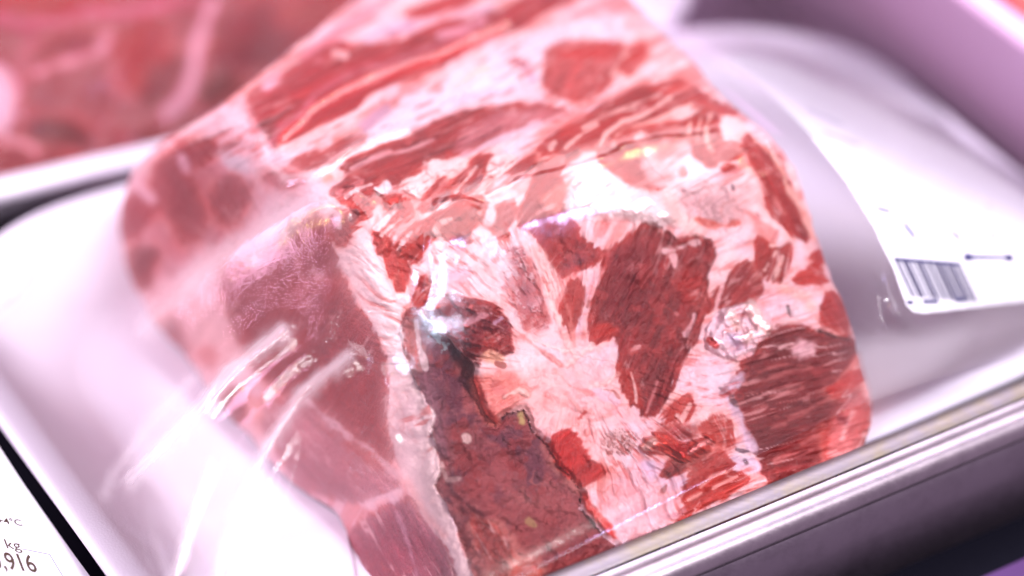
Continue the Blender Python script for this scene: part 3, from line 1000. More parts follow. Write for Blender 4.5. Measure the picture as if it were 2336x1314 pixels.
mst([(1690, 790), (1670, 770)], 10, (206, 192, 214), soft=8)
# dark muscle at the lower right
mus([(1690, 831), (1723, 807), (1755, 763), (1787, 739), (1827, 747), (1868, 755), (1912, 771), (1944, 775), (1955, 800), (1940, 830),
     (1905, 885), (1912, 905), (1930, 912), (1900, 960), (1885, 1000), (1895, 1070), (1750, 1140), (1754, 1097), (1736, 1065), (1733, 1040),
     (1707, 1000), (1693, 957), (1675, 918), (1682, 897), (1690, 857)], (132, 46, 46), ang=-14, fib=1.0, marb=1.0, rag=7, h=-.4)
for q_, w_ in (([(1725, 880), (1790, 852), (1850, 838)], 3.5), ([(1760, 905), (1830, 885)], 5), ([(1800, 955), (1850, 930), (1900, 905)], 5),
               ([(1720, 940), (1745, 930)], 5), ([(1830, 1010), (1880, 985)], 6), ([(1770, 1050), (1800, 1040), (1820, 1035)], 5),
               ([(1730, 850), (1790, 832), (1850, 836)], 2.5), ([(1760, 975), (1790, 965)], 4)):
    mst(q_, w_, (206, 130, 126), ang=-14, fib=.4, rag=5, soft=5, op=.75)
fat([(1798, 790), (1830, 772), (1862, 778), (1866, 805), (1850, 822), (1812, 815)], (226, 176, 180), soft=10, rag=8)
mus([(1905, 868), (1930, 835), (1955, 800), (1960, 820), (1940, 850)], (150, 24, 24), fib=.3, name=None, soft=7)
mst([(1912, 868), (1940, 838), (1958, 812)], 5, (230, 150, 140), soft=6)
mus([(1888, 892), (1920, 872), (1958, 846), (1972, 852), (1966, 876), (1930, 890), (1905, 902)], (218, 48, 30), fib=.3, soft=5)
mst([(1932, 776), (1948, 786)], 8, (140, 22, 26), soft=6)
mst([(1868, 756), (1900, 766), (1935, 776)], 2.5, (70, 24, 30), rag=3, soft=2)
mus([(1910, 906), (1960, 882), (1985, 930), (1985, 962), (1965, 1000), (1970, 1040), (1890, 1075), (1882, 1000), (1900, 960), (1930, 915)],
    (204, 122, 120), ang=-40, fib=.5, soft=14, rag=8, marb=.8)
mst([(1920, 1000), (1935, 960), (1945, 940)], 5, (232, 170, 166), soft=6)
mst([(1918, 955), (1928, 962)], 9, (146, 78, 88), soft=8)
mst([(1690, 860), (1660, 900), (1678, 935), (1692, 970), (1702, 1000), (1718, 1025)], 10, (218, 190, 208), soft=6, rag=6)
mst([(1640, 885), (1665, 898), (1672, 915), (1684, 925)], 4, (84, 50, 62), rag=6, soft=3)
mst([(1648, 893), (1660, 880), (1672, 862)], 8, (132, 74, 84), rag=7, soft=5, op=.8)
mst([(1680, 1026), (1710, 1030), (1726, 1036)], 3, (70, 48, 70), rag=4, soft=2)
fat([(1672, 1040), (1705, 1036), (1728, 1046), (1735, 1070), (1712, 1085), (1680, 1078), (1665, 1060)], (216, 192, 210), soft=6, rag=5)
mst([(1700, 1050), (1703, 1056)], 5, (86, 50, 64), rag=2)
# torn muscle scraps
mus([(1485, 985), (1530, 958), (1590, 965), (1602, 985), (1570, 1008), (1520, 1004)], (176, 96, 96), ang=-30, fib=.9, soft=8, name=None)
mus([(1514, 953), (1540, 919), (1566, 901), (1570, 917), (1555, 935), (1545, 950), (1509, 965)], (208, 82, 62), ang=-50, fib=.6, h=.5)
mus([(1555, 953), (1573, 932), (1576, 909), (1582, 917), (1582, 940), (1568, 957)], (196, 66, 54), ang=-60, fib=.6)
mst([(1545, 948), (1556, 960), (1566, 940), (1574, 922)], 4, (240, 180, 172), h=.8)
mus([(1597, 971), (1627, 948), (1653, 951), (1673, 964), (1666, 994), (1673, 1007), (1658, 1022), (1638, 1022), (1622, 999), (1607, 994)],
    (206, 96, 76), ang=70, fib=.5, soft=6)
mus([(1509, 1071), (1535, 1045), (1581, 1045), (1612, 1030), (1645, 1030), (1581, 1063), (1543, 1081), (1514, 1084)], (140, 54, 50), ang=-28,
    fib=1.1, rag=7)
mus([(1468, 1014), (1494, 990), (1530, 1000), (1550, 1014), (1576, 1017), (1607, 996), (1627, 1004), (1612, 1027), (1581, 1040), (1555, 1050),
     (1535, 1032), (1504, 1032), (1473, 1034)], (224, 96, 74), ang=30, fib=.7, h=2.2, lump=1.2, name='torn_flap')
mus([(1520, 1014), (1550, 1016), (1582, 1018), (1572, 1036), (1552, 1046), (1535, 1030)], (196, 32, 28), fib=.4, name=None, soft=7, lump=1.0)
mst([(1576, 1032), (1600, 1014), (1618, 1006)], 6, (238, 160, 156), h=.9)
mst([(1472, 1024), (1490, 1004)], 8, (244, 190, 176), soft=6)
mus([(1553, 1124), (1576, 1097), (1576, 1073), (1607, 1056), (1633, 1038), (1658, 1038), (1671, 1055), (1663, 1076), (1679, 1081), (1709, 1089),
     (1702, 1106), (1668, 1124), (1627, 1147), (1581, 1170), (1550, 1200), (1545, 1180), (1570, 1150)], (184, 72, 58), ang=-30, fib=.9, rag=6)
for q_ in ([(1598, 1108), (1625, 1086), (1655, 1078)], [(1628, 1112), (1680, 1088)], [(1570, 1140), (1600, 1125)]):
    mst(q_, 4, (232, 160, 150), ang=-30, fib=.4)
mst([(1512, 1120), (1520, 1108)], 5, (150, 84, 84), rag=5)
mst([(1520, 1180), (1560, 1165)], 8, (196, 140, 150), rag=8, soft=7)
# spongy bone in the lower middle
J.layer('bone', [(1372, 1008), (1385, 985), (1412, 975), (1442, 982), (1458, 1000), (1448, 1030), (1415, 1042), (1382, 1032)], (232, 190, 188),
        name='rib_bone', rag=6, soft=7, mottle=((178, 104, 96), 6.5, .9), h=-.2)
mst([(1362, 895), (1380, 905), (1405, 910)], 12, (222, 186, 200), rag=9, soft=5)
mst([(1376, 888), (1400, 892), (1412, 908)], 2.5, (196, 120, 112), rag=3)
# ridges of fat that gather in the middle, peach flap over the pocket
for q_, w_, cc in (([(1240, 640), (1262, 700), (1290, 770), (1312, 815)], 5, (250, 216, 206)), ([(1275, 640), (1300, 720), (1312, 790)], 4, (224, 144, 132)),
                   ([(1350, 790), (1325, 812), (1295, 835)], 6, (250, 218, 210)), ([(1190, 765), (1235, 800), (1280, 832)], 5, (226, 138, 126)),
                   ([(1410, 855), (1380, 872), (1345, 880)], 5, (248, 212, 204)), ([(1262, 840), (1300, 880), (1350, 900)], 4, (226, 146, 136)),
                   ([(1210, 770), (1250, 790), (1300, 800)], 4, (250, 220, 212)), ([(1335, 990), (1350, 960), (1390, 945)], 4, (228, 150, 144)),
                   ([(1290, 900), (1320, 930), (1350, 940)], 5, (232, 156, 148)), ([(1440, 1010), (1480, 975), (1520, 955)], 5, (240, 200, 206))):
    mst(q_, w_, cc, rag=6, soft=4, op=.75, h=.4)
fat([(1085, 848), (1160, 838), (1215, 880), (1205, 915), (1150, 945), (1130, 970), (1098, 925)], (238, 146, 130), soft=16, rag=8, name='fat_flap', h=.5, op=.85)
bl = sstep(.56, .70, fbm(X / 32, Y / 32, 331, 3)) * .35 * sstep(420, 250, r_c)
J.C = J.C * (1 - bl[..., None]) + rgb((228, 128, 122)) * bl[..., None]
# --- dark clotted flap above the pocket
mus([(967, 695), (998, 684), (1029, 667), (1070, 684), (1104, 691), (1128, 698), (1149, 722), (1166, 742), (1162, 777), (1169, 797),
     (1145, 811), (1111, 811), (1090, 831), (1053, 797), (1036, 770), (1001, 753), (980, 736)], (132, 34, 36), ang=20, fib=.6, rag=6,
    h=1.0, lump=1.6, name='blood_clot', soft=4)
mus([(984, 732), (1000, 722), (1020, 738), (1060, 765), (1050, 790), (1030, 768), (1002, 755)], (206, 36, 34), fib=.4, name=None, lump=1.0, mottle=((140, 16, 18), 9, .6))
mus([(1095, 760), (1130, 752), (1162, 775), (1165, 797), (1130, 808), (1105, 790)], (168, 66, 52), fib=.5, name=None, soft=9)
mst([(1060, 740), (1085, 725), (1120, 715)], 6, (200, 140, 146), rag=6)
mst([(1040, 690), (1075, 700), (1120, 705)], 5, (186, 120, 120), rag=6, op=.7)
mst([(1130, 735), (1145, 725)], 9, (196, 150, 172), rag=6)
mst([(985, 700), (1020, 690)], 9, (196, 104, 92), rag=6)
mst([(1115, 812), (1140, 818)], 11, (236, 178, 148), rag=6, soft=6)
mst([(1134, 828), (1148, 832)], 5, (150, 84, 66), rag=5)
# --- pocket of torn muscle
PK_L = [(925, 720), (912, 745), (919, 777), (929, 828), (941, 861), (976, 921), (994, 956), (983, 981), (998, 1027), (1005, 1076), (990, 1111),
        (1012, 1143), (1040, 1203), (1047, 1231), (1072, 1291), (1095, 1395)]
PK_R = [(965, 716), (985, 742), (1018, 768), (1048, 800), (1082, 832), (1078, 862), (1090, 905), (1110, 950), (1132, 972), (1150, 945), (1195, 935),
        (1215, 985), (1245, 1012), (1280, 1070), (1310, 1100), (1328, 1125), (1322, 1160), (1352, 1190), (1372, 1222), (1410, 1250), (1400, 1300), (1330, 1345)]
PK = PK_L + [(1250, 1395)] + PK_R[::-1]
sdp = poly_sd(X, Y, PK) + 5 * (fbm(X / 18, Y / 18, 77, 3) - .5) * 2
dl = seg_dist(X, Y, PK_L, False)
dr = seg_dist(X, Y, PK_R, False)
u = dl / (dl + dr + 1e-6)
ins = sstep(-1.5, 1.5, sdp)
deep = (0.8 + (2.4 + 3.0 * sstep(960, 840, Y)) * sstep(0.0, 0.85, u)) * sstep(0, 60, dl) * (0.30 + 0.70 * sstep(1330, 1050, Y))
lumps = fbm(X / 62, Y / 50, 41, 3)
lump2 = np.abs(fbm(X / 52 + lumps, Y / 40, 43, 3) - .5) * 4 + np.abs(fbm(X / 22, Y / 18, 45, 2) - .5) * 1.2
crack = sstep(0.06, 0.0, np.abs(fbm(X / 75, Y / 60, 47, 4) - .5))
J.H = J.H * (1 - ins) + ins * (-deep + (lumps - .5) * 6.0 + lump2 * 0.8 + (fbm(X / 9, Y / 9, 51, 2) - .5) * 0.45)
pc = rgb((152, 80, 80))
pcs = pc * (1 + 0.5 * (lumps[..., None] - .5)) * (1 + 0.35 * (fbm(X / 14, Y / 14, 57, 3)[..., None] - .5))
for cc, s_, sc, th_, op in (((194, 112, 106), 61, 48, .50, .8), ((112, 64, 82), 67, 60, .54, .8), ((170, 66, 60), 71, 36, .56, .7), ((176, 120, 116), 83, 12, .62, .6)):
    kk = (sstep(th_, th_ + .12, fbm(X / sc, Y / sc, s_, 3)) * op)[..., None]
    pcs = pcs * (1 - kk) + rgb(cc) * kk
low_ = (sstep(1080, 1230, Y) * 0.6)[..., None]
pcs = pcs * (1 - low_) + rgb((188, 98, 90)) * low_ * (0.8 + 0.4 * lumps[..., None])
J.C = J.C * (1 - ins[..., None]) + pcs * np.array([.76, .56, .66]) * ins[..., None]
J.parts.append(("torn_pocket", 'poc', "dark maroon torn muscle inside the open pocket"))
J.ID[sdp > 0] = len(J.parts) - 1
mst([(1062, 1000), (1064, 1004)], 11, (222, 178, 172), rag=4, h=1.2)
mst([(1188, 945), (1190, 962)], 7, (190, 160, 96), rag=3, soft=4)
mst([(1205, 1190), (1222, 1200)], 6, (178, 140, 92), rag=6, soft=4, op=.8)
mst([(990, 760), (1004, 778), (1014, 790)], 9, (168, 186, 192), rag=10, soft=3, rs=8)
mst([(1005, 1060), (1020, 1095), (1050, 1090)], 4, (206, 156, 152), rag=5)
mst([(1045, 815), (1070, 840), (1078, 870), (1090, 905)], 16, (80, 40, 46), rag=8, soft=9, op=.8)  # shade under the pocket's overhang, painted in as a dark stroke
mus([(1075, 1175), (1110, 1190), (1150, 1215), (1165, 1265), (1195, 1320), (1150, 1340), (1120, 1290), (1085, 1230)], (150, 56, 52), ang=60, fib=.8,
    rag=8, soft=8, lump=1.0)
mus([(1170, 1300), (1195, 1270), (1230, 1300), (1240, 1360), (1180, 1380)], (190, 92, 80), fib=.5, soft=8)
mst([(955, 800), (985, 900), (1000, 950), (1005, 1040)], 13, (140, 84, 98), rag=8, soft=9, op=.8, ang=75, fib=.8)
mus([(912, 729), (932, 706), (960, 712), (958, 760), (948, 800), (940, 845), (925, 815)], (168, 84, 78), ang=80, fib=.7, soft=5)
mst([(950, 735), (952, 770), (960, 800), (970, 840)], 6, (226, 190, 192), rag=4)
# bright red rim of the front face along the pocket
mus([(1252, 1012), (1270, 991), (1301, 981), (1322, 1009), (1337, 1048), (1379, 1069), (1365, 1090), (1330, 1111), (1308, 1094), (1280, 1069),
     (1266, 1034)], (216, 54, 44), ang=-35, fib=.8, rag=6, soft=6)
mst([(1335, 1128), (1345, 1160), (1378, 1190), (1400, 1225)], 9, (232, 96, 82), rag=6, soft=8)
mst([(1085, 870), (1100, 930), (1130, 962)], 11, (230, 122, 108), rag=4, soft=9)
mst([(1150, 905), (1185, 890), (1205, 902)], 6, (246, 200, 186), rag=6, h=.6)
mst([(1130, 880), (1145, 895)], 9, (226, 140, 132), soft=8)
mst([(1320, 955), (1335, 940)], 3.5, (214, 110, 100))
mst([(1235, 985), (1250, 1000)], 8, (226, 170, 174), rag=6)
GROW[0] = 8.0
# --- left face seen through the film
STRIPE_L = [(738, 445), (758, 564), (789, 619), (820, 694), (851, 732), (864, 770), (881, 807), (890, 850), (885, 931), (885, 981), (916, 1069),
            (932, 1118), (955, 1154), (959, 1182), (990, 1210), (1012, 1238), (1040, 1291), (1060, 1395)]
STRIPE_R = [(770, 452), (782, 500), (815, 505), (850, 551), (871, 619), (892, 684), (919, 698), (912, 729), (919, 777), (929, 828), (941, 861),
            (976, 921), (994, 956), (983, 981), (998, 1027), (1005, 1076), (990, 1111), (1012, 1143), (1040, 1203), (1047, 1231), (1072, 1291), (1095, 1395)]
fat([(320, 365), (372, 322), (440, 284), (520, 236), (560, 215), (600, 300), (640, 360), (720, 410), (738, 445), (660, 480), (560, 560), (500, 640),
     (520, 760), (640, 860), (560, 960), (470, 860), (330, 690), (280, 540), (285, 440)], (232, 190, 200), soft=10, rag=6, name='fat_layer_side', op=.55)
mus([(300, 430), (360, 360), (470, 320), (560, 380), (600, 440), (560, 540), (470, 580), (380, 640), (330, 670), (290, 590), (280, 500)], (196, 112, 122),
    ang=60, fib=.7, name=None, soft=30, rag=14, op=.8)
mus([(507, 633), (534, 599), (582, 619), (616, 592), (651, 537), (685, 505), (736, 490), (753, 554), (767, 605), (784, 640), (815, 700), (850, 745),
     (870, 800), (884, 850), (880, 930), (882, 985), (900, 1060), (840, 1090), (760, 1010), (700, 930), (620, 880), (560, 810), (534, 763), (524, 708)],
    (166, 80, 86), ang=-60, fib=.5, rag=10, soft=8, marb=.6)
mus([(590, 650), (640, 600), (690, 540), (700, 620), (670, 700), (620, 720)], (178, 76, 72), ang=-60, fib=.5, name=None, soft=20)
mst([(590, 600), (620, 565), (650, 540)], 10, (214, 168, 174), soft=10, rag=8, op=.7)
mst([(660, 560), (680, 600), (690, 640)], 6, (210, 150, 156), soft=8, rag=6, op=.6)
mus([(362, 375), (400, 332), (450, 322), (495, 332), (478, 358), (440, 384), (420, 400), (440, 420), (445, 450), (466, 479), (464, 513), (442, 547),
     (418, 551), (404, 516), (384, 489), (350, 452), (352, 400)], (172, 70, 80), ang=60, fib=.5, rag=9, soft=8)
fat([(402, 352), (418, 350), (436, 390), (430, 402), (412, 380)], (226, 170, 184), soft=8, name=None)
mus([(488, 440), (505, 415), (530, 396), (548, 405), (566, 440), (552, 490), (530, 508), (502, 500), (485, 470)], (170, 82, 90), ang=60, fib=.5, rag=8, soft=9)
mus([(274, 513), (284, 468), (308, 434), (342, 458), (363, 479), (342, 492), (322, 510), (301, 544), (278, 540)], (186, 66, 80), ang=60, fib=.5, rag=7, soft=8)
mus([(288, 588), (318, 568), (360, 568), (349, 592), (342, 619), (336, 660), (318, 660), (298, 635)], (150, 56, 62), ang=-35, fib=.9, rag=8, soft=7)
mst([(302, 405), (320, 430), (345, 455)], 10, (234, 190, 202), soft=9)
mst([(560, 380), (540, 372), (520, 360)], 20, (210, 196, 206), soft=14, rag=8)
mus([(600, 400), (640, 395), (680, 402), (690, 420), (640, 425), (610, 415)], (182, 96, 108), fib=.3, soft=9, rag=6)
mus([(375, 740), (395, 728), (420, 760), (430, 795), (405, 790)], (170, 110, 118), fib=.6, rag=7, soft=7)
fat([(400, 700), (470, 690), (520, 740), (560, 820), (520, 860), (470, 840), (430, 790)], (232, 184, 184), soft=16, rag=10, name=None)
mus([(440, 805), (480, 780), (500, 820), (475, 850)], (222, 140, 138), fib=.4, soft=12, rag=7, name=None)
mus([(505, 905), (530, 880), (560, 900), (560, 950), (535, 958), (512, 930)], (136, 24, 36), fib=.3, rag=6, soft=8)
fat([(570, 900), (610, 930), (620, 990), (590, 1000), (565, 950)], (238, 176, 168), soft=12, rag=6, name=None)
mus([(600, 900), (700, 930), (780, 1010), (880, 1085), (915, 1110), (850, 1140), (760, 1140), (690, 1100), (640, 1040), (610, 970)], (186, 122, 132), ang=45,
    fib=.4, rag=10, soft=12, marb=.5)
mst([(705, 915), (740, 950), (790, 990), (850, 1030), (905, 1085)], 6, (226, 186, 190), soft=7, rag=6)
fat([(825, 1150), (860, 1130), (920, 1108), (925, 1128), (905, 1152), (868, 1168), (835, 1165)], (240, 214, 222), soft=7, rag=5)
mus([(800, 1215), (860, 1170), (910, 1146), (945, 1140), (962, 1185), (990, 1212), (1012, 1240), (1040, 1295), (1055, 1392), (835, 1392), (800, 1260)],
    (162, 92, 112), ang=62, fib=.9, rag=8, soft=9, marb=1.0)
mst([(905, 1170), (925, 1220), (945, 1290), (960, 1350)], 4, (206, 158, 172), soft=5, rag=5, op=.8)
mst([(930, 1136), (948, 1142)], 5, (176, 66, 66), rag=4)
fat(STRIPE_L + STRIPE_R[::-1], (243, 218, 216), soft=4, rag=5, name='fat_stripe', h=.3, var=.06)
mst([(930, 1100), (950, 1140), (975, 1180), (1010, 1220)], 9, (240, 176, 168), soft=9, op=.7)
mst([(900, 900), (925, 960), (950, 1010)], 4, (226, 184, 180), soft=5, op=.6)
mus([(760, 482), (800, 478), (818, 490), (805, 520), (790, 556), (765, 555), (757, 525)], (182, 112, 108), fib=.4, rag=9, soft=5)
mst([(768, 490), (775, 520)], 5, (230, 196, 196), rag=5)
mst([(800, 500), (812, 486)], 6, (110, 60, 66), rag=5, op=.8)

# tissue bleeds a little into its neighbours


def blur(A, sg):
    r = int(sg * 3)
    kx = np.exp(-0.5 * (np.arange(-r, r + 1) / sg) ** 2)
    kx /= kx.sum()
    for ax in (0, 1):
        pad = [(0, 0)] * A.ndim
        pad[ax] = (r, r)
        Ap = np.pad(A, pad, mode='edge')
        A = sum(k_ * np.take(Ap, np.arange(i, i + A.shape[ax]), axis=ax) for i, k_ in enumerate(kx))
    return A


J.C = J.C * 0.80 + blur(J.C, 4.5) * 0.12 + blur(J.C, 15.0) * 0.08
vein = sstep(0.035, 0.0, np.abs(fbm(X / 60, Y / 60, 201, 4) - .5)) * sstep(.45, .65, fbm(X / 110, Y / 110, 207, 2)) * 0.35
J.C = J.C * (1 - vein[..., None]) + rgb((214, 120, 112)) * vein[..., None]
J.C *= (1 + 0.16 * (fbm(X / 9, Y / 9, 211, 3) - .5) + 0.14 * (fbm(X / 28, Y / 28, 213, 3) - .5))[..., None]
# fine marbling along the grain
n_f = rot_n(-27, 62, 7.5, 401) * w_top + (1 - w_top) * (rot_n(-18, 62, 7.5, 405) * w_rl + (1 - w_rl) * fbm(th_c * 26 + wrp * 3, r_c / 60 + wrp * 2, 409, 3))
n_f = .5 + (n_f - .5) * np.maximum(sstep(60, 240, r_c), np.maximum(w_top, w_rl)) * (1 - w_lf)
isl = sstep(0.40, 0.70, 1 - J.C[..., 1] / np.maximum(J.C[..., 0], 1e-4)) * (1 - ins)
gate = sstep(.38, .62, fbm(X / 70, Y / 70, 415, 2))
kf = sstep(.585, .70, n_f) * gate * np.maximum(w_top, w_rl)
J.C = J.C * (1 - (kf * .55 * isl)[..., None]) + rgb((236, 170, 166)) * (kf * .55 * isl)[..., None]
kr = sstep(.43, .30, n_f) * sstep(.62, .40, fbm(X / 80, Y / 80, 419, 2)) * (1 - isl) * (1 - ins) * .6
J.C = J.C * (1 - kr[..., None]) + rgb((208, 92, 84)) * kr[..., None]
J.H += (n_f - .5) * 0.8 * (1 - ins)
# the side face blends more softly
bl_ = (w_lf * .5 * (1 - ins))[..., None]
J.C = J.C * (1 - bl_) + blur(J.C, 9.0) * bl_
# lean tissue is deep and saturated, fat stays pale
lean = sstep(0.45, 0.80, 1 - J.C[..., 1] / np.maximum(J.C[..., 0], 1e-4))[..., None] * (1 - 0.75 * ins[..., None])
J.C = J.C * (1 - lean) + J.C * np.array([0.71, 0.30, 0.30]) * lean
J.C *= (1 - (1 - lean) * (1 - np.array([.95, .84, .86])) * (1 - ins[..., None]))
J.C = np.clip(J.C * 0.9, 0.004, 0.80)
J.H = J.H * np.where(ins > .5, 1.0, 1.0 + 0.7 * (1 - w_lf)) + (fbm(X / 13, Y / 13, 421, 3) - .5) * 0.25 * (1 - w_lf) - 1.6 * sstep(0, 1, 1 - np.abs(sdp) / 16) * (sdp < 0) * (dr < 40)
JP = J.points(0.0085)
jc = at(1250, 700, FLOOR_Z)
joint = empty("meat_joint", (float(np.nanmean(JP[J.keep][:, 0])), float(np.nanmean(JP[J.keep][:, 1])), FLOOR_Z),
              "large raw bone-in meat joint with fat seams, ribs and a dark torn pocket", "meat")
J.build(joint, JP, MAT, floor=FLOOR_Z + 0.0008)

# ------------------------------------------------------------------ film over the joint: tight drape from the joint to the rim
FA0, FA1, FB0, FB1 = A0 + 0.001, A1 - 0.001, B0 + 0.001, B1 - 0.001
CELL = 0.0018
na, nb = int((FA1 - FA0) / CELL) + 1, int((FB1 - FB0) / CELL) + 1
ga = np.linspace(FA0, FA1, na)
gb = np.linspace(FB0, FB1, nb)
GA, GB = np.meshgrid(ga, gb)
Hf = np.full(GA.shape, RIM_Z - 0.001)
# smooth relief of the joint (no pocket) for the drape
Dsm = J.D + J.round * 0.0085 - np.clip(J.H, -0.6, 1.2) * 0.0006
Ps = atd(J.PX, J.PY, Dsm - 0.0008)[J.keep]
pa = Ps[:, 0] * math.cos(TH) + Ps[:, 1] * math.sin(TH)
pb = -Ps[:, 0] * math.sin(TH) + Ps[:, 1] * math.cos(TH)
ia = np.rint((pa - FA0) / (FA1 - FA0) * (na - 1)).astype(int)
ib = np.rint((pb - FB0) / (FB1 - FB0) * (nb - 1)).astype(int)
ok = (ia >= 0) & (ia < na) & (ib >= 0) & (ib < nb)
np.maximum.at(Hf, (ib[ok], ia[ok]), Ps[ok, 2])
# rounded tray corners stay at the rim
base = Hf.copy()


def envelope(H, ks, its):
    for _ in range(its):
        for k in ks:
            for da, db in ((k, 0), (0, k), (k, k), (k, -k), (2 * k, k), (k, 2 * k), (2 * k, -k), (k, -2 * k)):
                A = H[max(0, -db):, :] if False else None
                sh_ = np.full(H.shape, -1.0)
                sh2 = np.full(H.shape, -1.0)
                ys = slice(max(0, db), H.shape[0] + min(0, db))
                yt = slice(max(0, -db), H.shape[0] + min(0, -db))
                xs = slice(da, H.shape[1])
                xt = slice(0, H.shape[1] - da)
                sh_[yt, xt] = H[ys, xs]
                sh2[ys, xs] = H[yt, xt]
                m = (sh_ > -0.5) & (sh2 > -0.5)
                H = np.where(m, np.maximum(H, 0.5 * (sh_ + sh2)), H)
    return H


Hf = envelope(Hf, (1, 2, 4, 8, 16, 24), 5)
Hf = envelope(Hf, (1, 3, 6, 12, 20), 4)
cov = base > RIM_Z + 0.003
dist = np.zeros(cov.shape)
cur = cov.copy()
for it in range(60):
    pd = np.pad(cur, 1)
    cur = cur | pd[:-2, 1:-1] | pd[2:, 1:-1] | pd[1:-1, :-2] | pd[1:-1, 2:]
    dist += ~cur
cpx, cpy = project(np.stack([*rot2(GA, GB, TH), np.full(GA.shape, 0.02)], -1))
back = sstep(-170, 40, (380 - .75 * (cpx - 322)) - cpy) * sstep(1300, 1000, cpx) * (~cov)
Hf = Hf * (1 - back) + back * (RIM_Z + (Hf - RIM_Z) * np.exp(-dist * CELL / 0.0012))
for _ in range(2):
    Hp = np.pad(Hf, 1, mode='edge')
    Hf = np.maximum(base, (Hp[:-2, 1:-1] + Hp[2:, 1:-1] + Hp[1:-1, :-2] + Hp[1:-1, 2:] + 4 * Hf) / 8)
# refine
UP = 3
na2, nb2 = (na - 1) * UP + 1, (nb - 1) * UP + 1


def upsample(H):
    xi = np.linspace(0, H.shape[1] - 1, (H.shape[1] - 1) * UP + 1)
    yi = np.linspace(0, H.shape[0] - 1, (H.shape[0] - 1) * UP + 1)
    R = np.stack([np.interp(xi, np.arange(H.shape[1]), r) for r in H])
    return np.stack([np.interp(yi, np.arange(H.shape[0]), c) for c in R.T]).T


Hu = upsample(Hf)
Bu = upsample(base)
for _ in range(6):
    Hp = np.pad(Hu, 1, mode='edge')
    Hu = (Hp[:-2, 1:-1] + Hp[2:, 1:-1] + Hp[1:-1, :-2] + Hp[1:-1, 2:] + 4 * Hu) / 8
GA2, GB2 = np.meshgrid(np.linspace(FA0, FA1, na2), np.linspace(FB0, FB1, nb2))
WX, WY = rot2(GA2, GB2, TH)
FP = np.stack([WX, WY, Hu], -1)
fx, fy = project(FP)
FILM_H = Hu.copy()


def film_point(px, py, lift=0.0):
    """where the sight line of a photograph point meets the drape"""
    px, py = np.asarray(px, float), np.asarray(py, float)
    lo, hi = np.full(px.shape, 0.60), np.full(px.shape, 0.95)
    ds = np.linspace(0.64, 0.93, 400)
    best = np.full(px.shape, np.nan)
    for d in ds:
        P = atd(px, py, d)
        a = P[..., 0] * math.cos(TH) + P[..., 1] * math.sin(TH)
        b = -P[..., 0] * math.sin(TH) + P[..., 1] * math.cos(TH)
        i = np.clip(np.rint((a - FA0) / (FA1 - FA0) * (na2 - 1)).astype(int), 0, na2 - 1)
        j = np.clip(np.rint((b - FB0) / (FB1 - FB0) * (nb2 - 1)).astype(int), 0, nb2 - 1)
        hit = np.isnan(best) & (P[..., 2] <= FILM_H[j, i] + lift)
        best = np.where(hit, d, best)
    best = np.where(np.isnan(best), 0.80, best)
    return best


# folds and creases, drawn along the film
fold = np.zeros(Hu.shape)
clear = sstep(0, 0.012, np.minimum.reduce([GA2 - FA0, FA1 - GA2, GB2 - FB0, FB1 - GB2]))
FOLDS = [  # points, width px, height mm
    ([(330, 760), (450, 640), (560, 560), (660, 500), (735, 462), (800, 450)], 46, 1.5),
    ([(600, 320), (610, 380), (650, 420), (720, 410), (800, 340), (930, 300)], 13, .7),
    ([(640, 320), (720, 240), (860, 165), (1000, 120), (1160, 50)], 12, .6),
    ([(300, 1110), (430, 975), (530, 860), (650, 765)], 30, 1.9),
    ([(490, 1340), (540, 1180), (610, 1030), (690, 910), (800, 830)], 26, 1.9),
    ([(390, 1340), (430, 1200), (480, 1060)], 16, 1.1),
    ([(240, 1130), (330, 990), (430, 880)], 26, .7),
    ([(440, 980), (480, 905), (510, 850)], 5, .4),
    ([(600, 905), (650, 855), (700, 815)], 16, .8),
    ([(850, 715), (880, 703), (910, 690)], 9, .5),
    ([(970, 545), (965, 600), (972, 640), (958, 690)], 6, .5),
    ([(1000, 470), (1060, 462), (1100, 475)], 8, .4),
    ([(1060, 610), (1100, 560), (1150, 545)], 9, .5),
    ([(1180, 420), (1260, 400), (1340, 378), (1410, 350), (1420, 338), (1500, 322), (1570, 320), (1640, 308)], 5, .3),
    ([(1735, 310), (1765, 345), (1790, 385)], 7, .5),
    ([(1990, 640), (2010, 760), (2030, 900)], 14, .4),
    ([(2080, 780), (2060, 900), (2040, 1000)], 12, .4),
    ([(2140, 800), (2120, 920)], 10, .3),
    ([(880, 870), (890, 930), (900, 990)], 26, .8),
]
for pts, w_, h_ in FOLDS:
    pts = np.asarray(pts, float)
    lo, hi = pts.min(0) - 3 * w_, pts.max(0) + 3 * w_
    m = (fx > lo[0]) & (fx < hi[0]) & (fy > lo[1]) & (fy < hi[1])
    d = seg_dist(fx[m] + 8 * (fbm(fx[m] / 40, fy[m] / 40, 3, 2) - .5), fy[m] + 8 * (fbm(fx[m] / 40, fy[m] / 40, 9, 2) - .5), pts, False)
    fold[m] += h_ * 0.001 * np.exp(-(d / w_) ** 2)
an = math.radians(-42)
uu, vv = fx * math.cos(an) + fy * math.sin(an), -fx * math.sin(an) + fy * math.cos(an)
fold += (fbm(uu / 420, vv / 46, 15, 2) - .5) * 0.0005 * sstep(900, 500, fx) * (0.35 + 0.65 * sstep(600, 800, fy + 0.35 * fx - 150))
fold += (fbm(fx / 90, fy / 90, 19, 2) - .5) * 0.0004 * sstep(600, 950, fx)
FP[..., 2] = Hu + 0.0006 + fold * clear
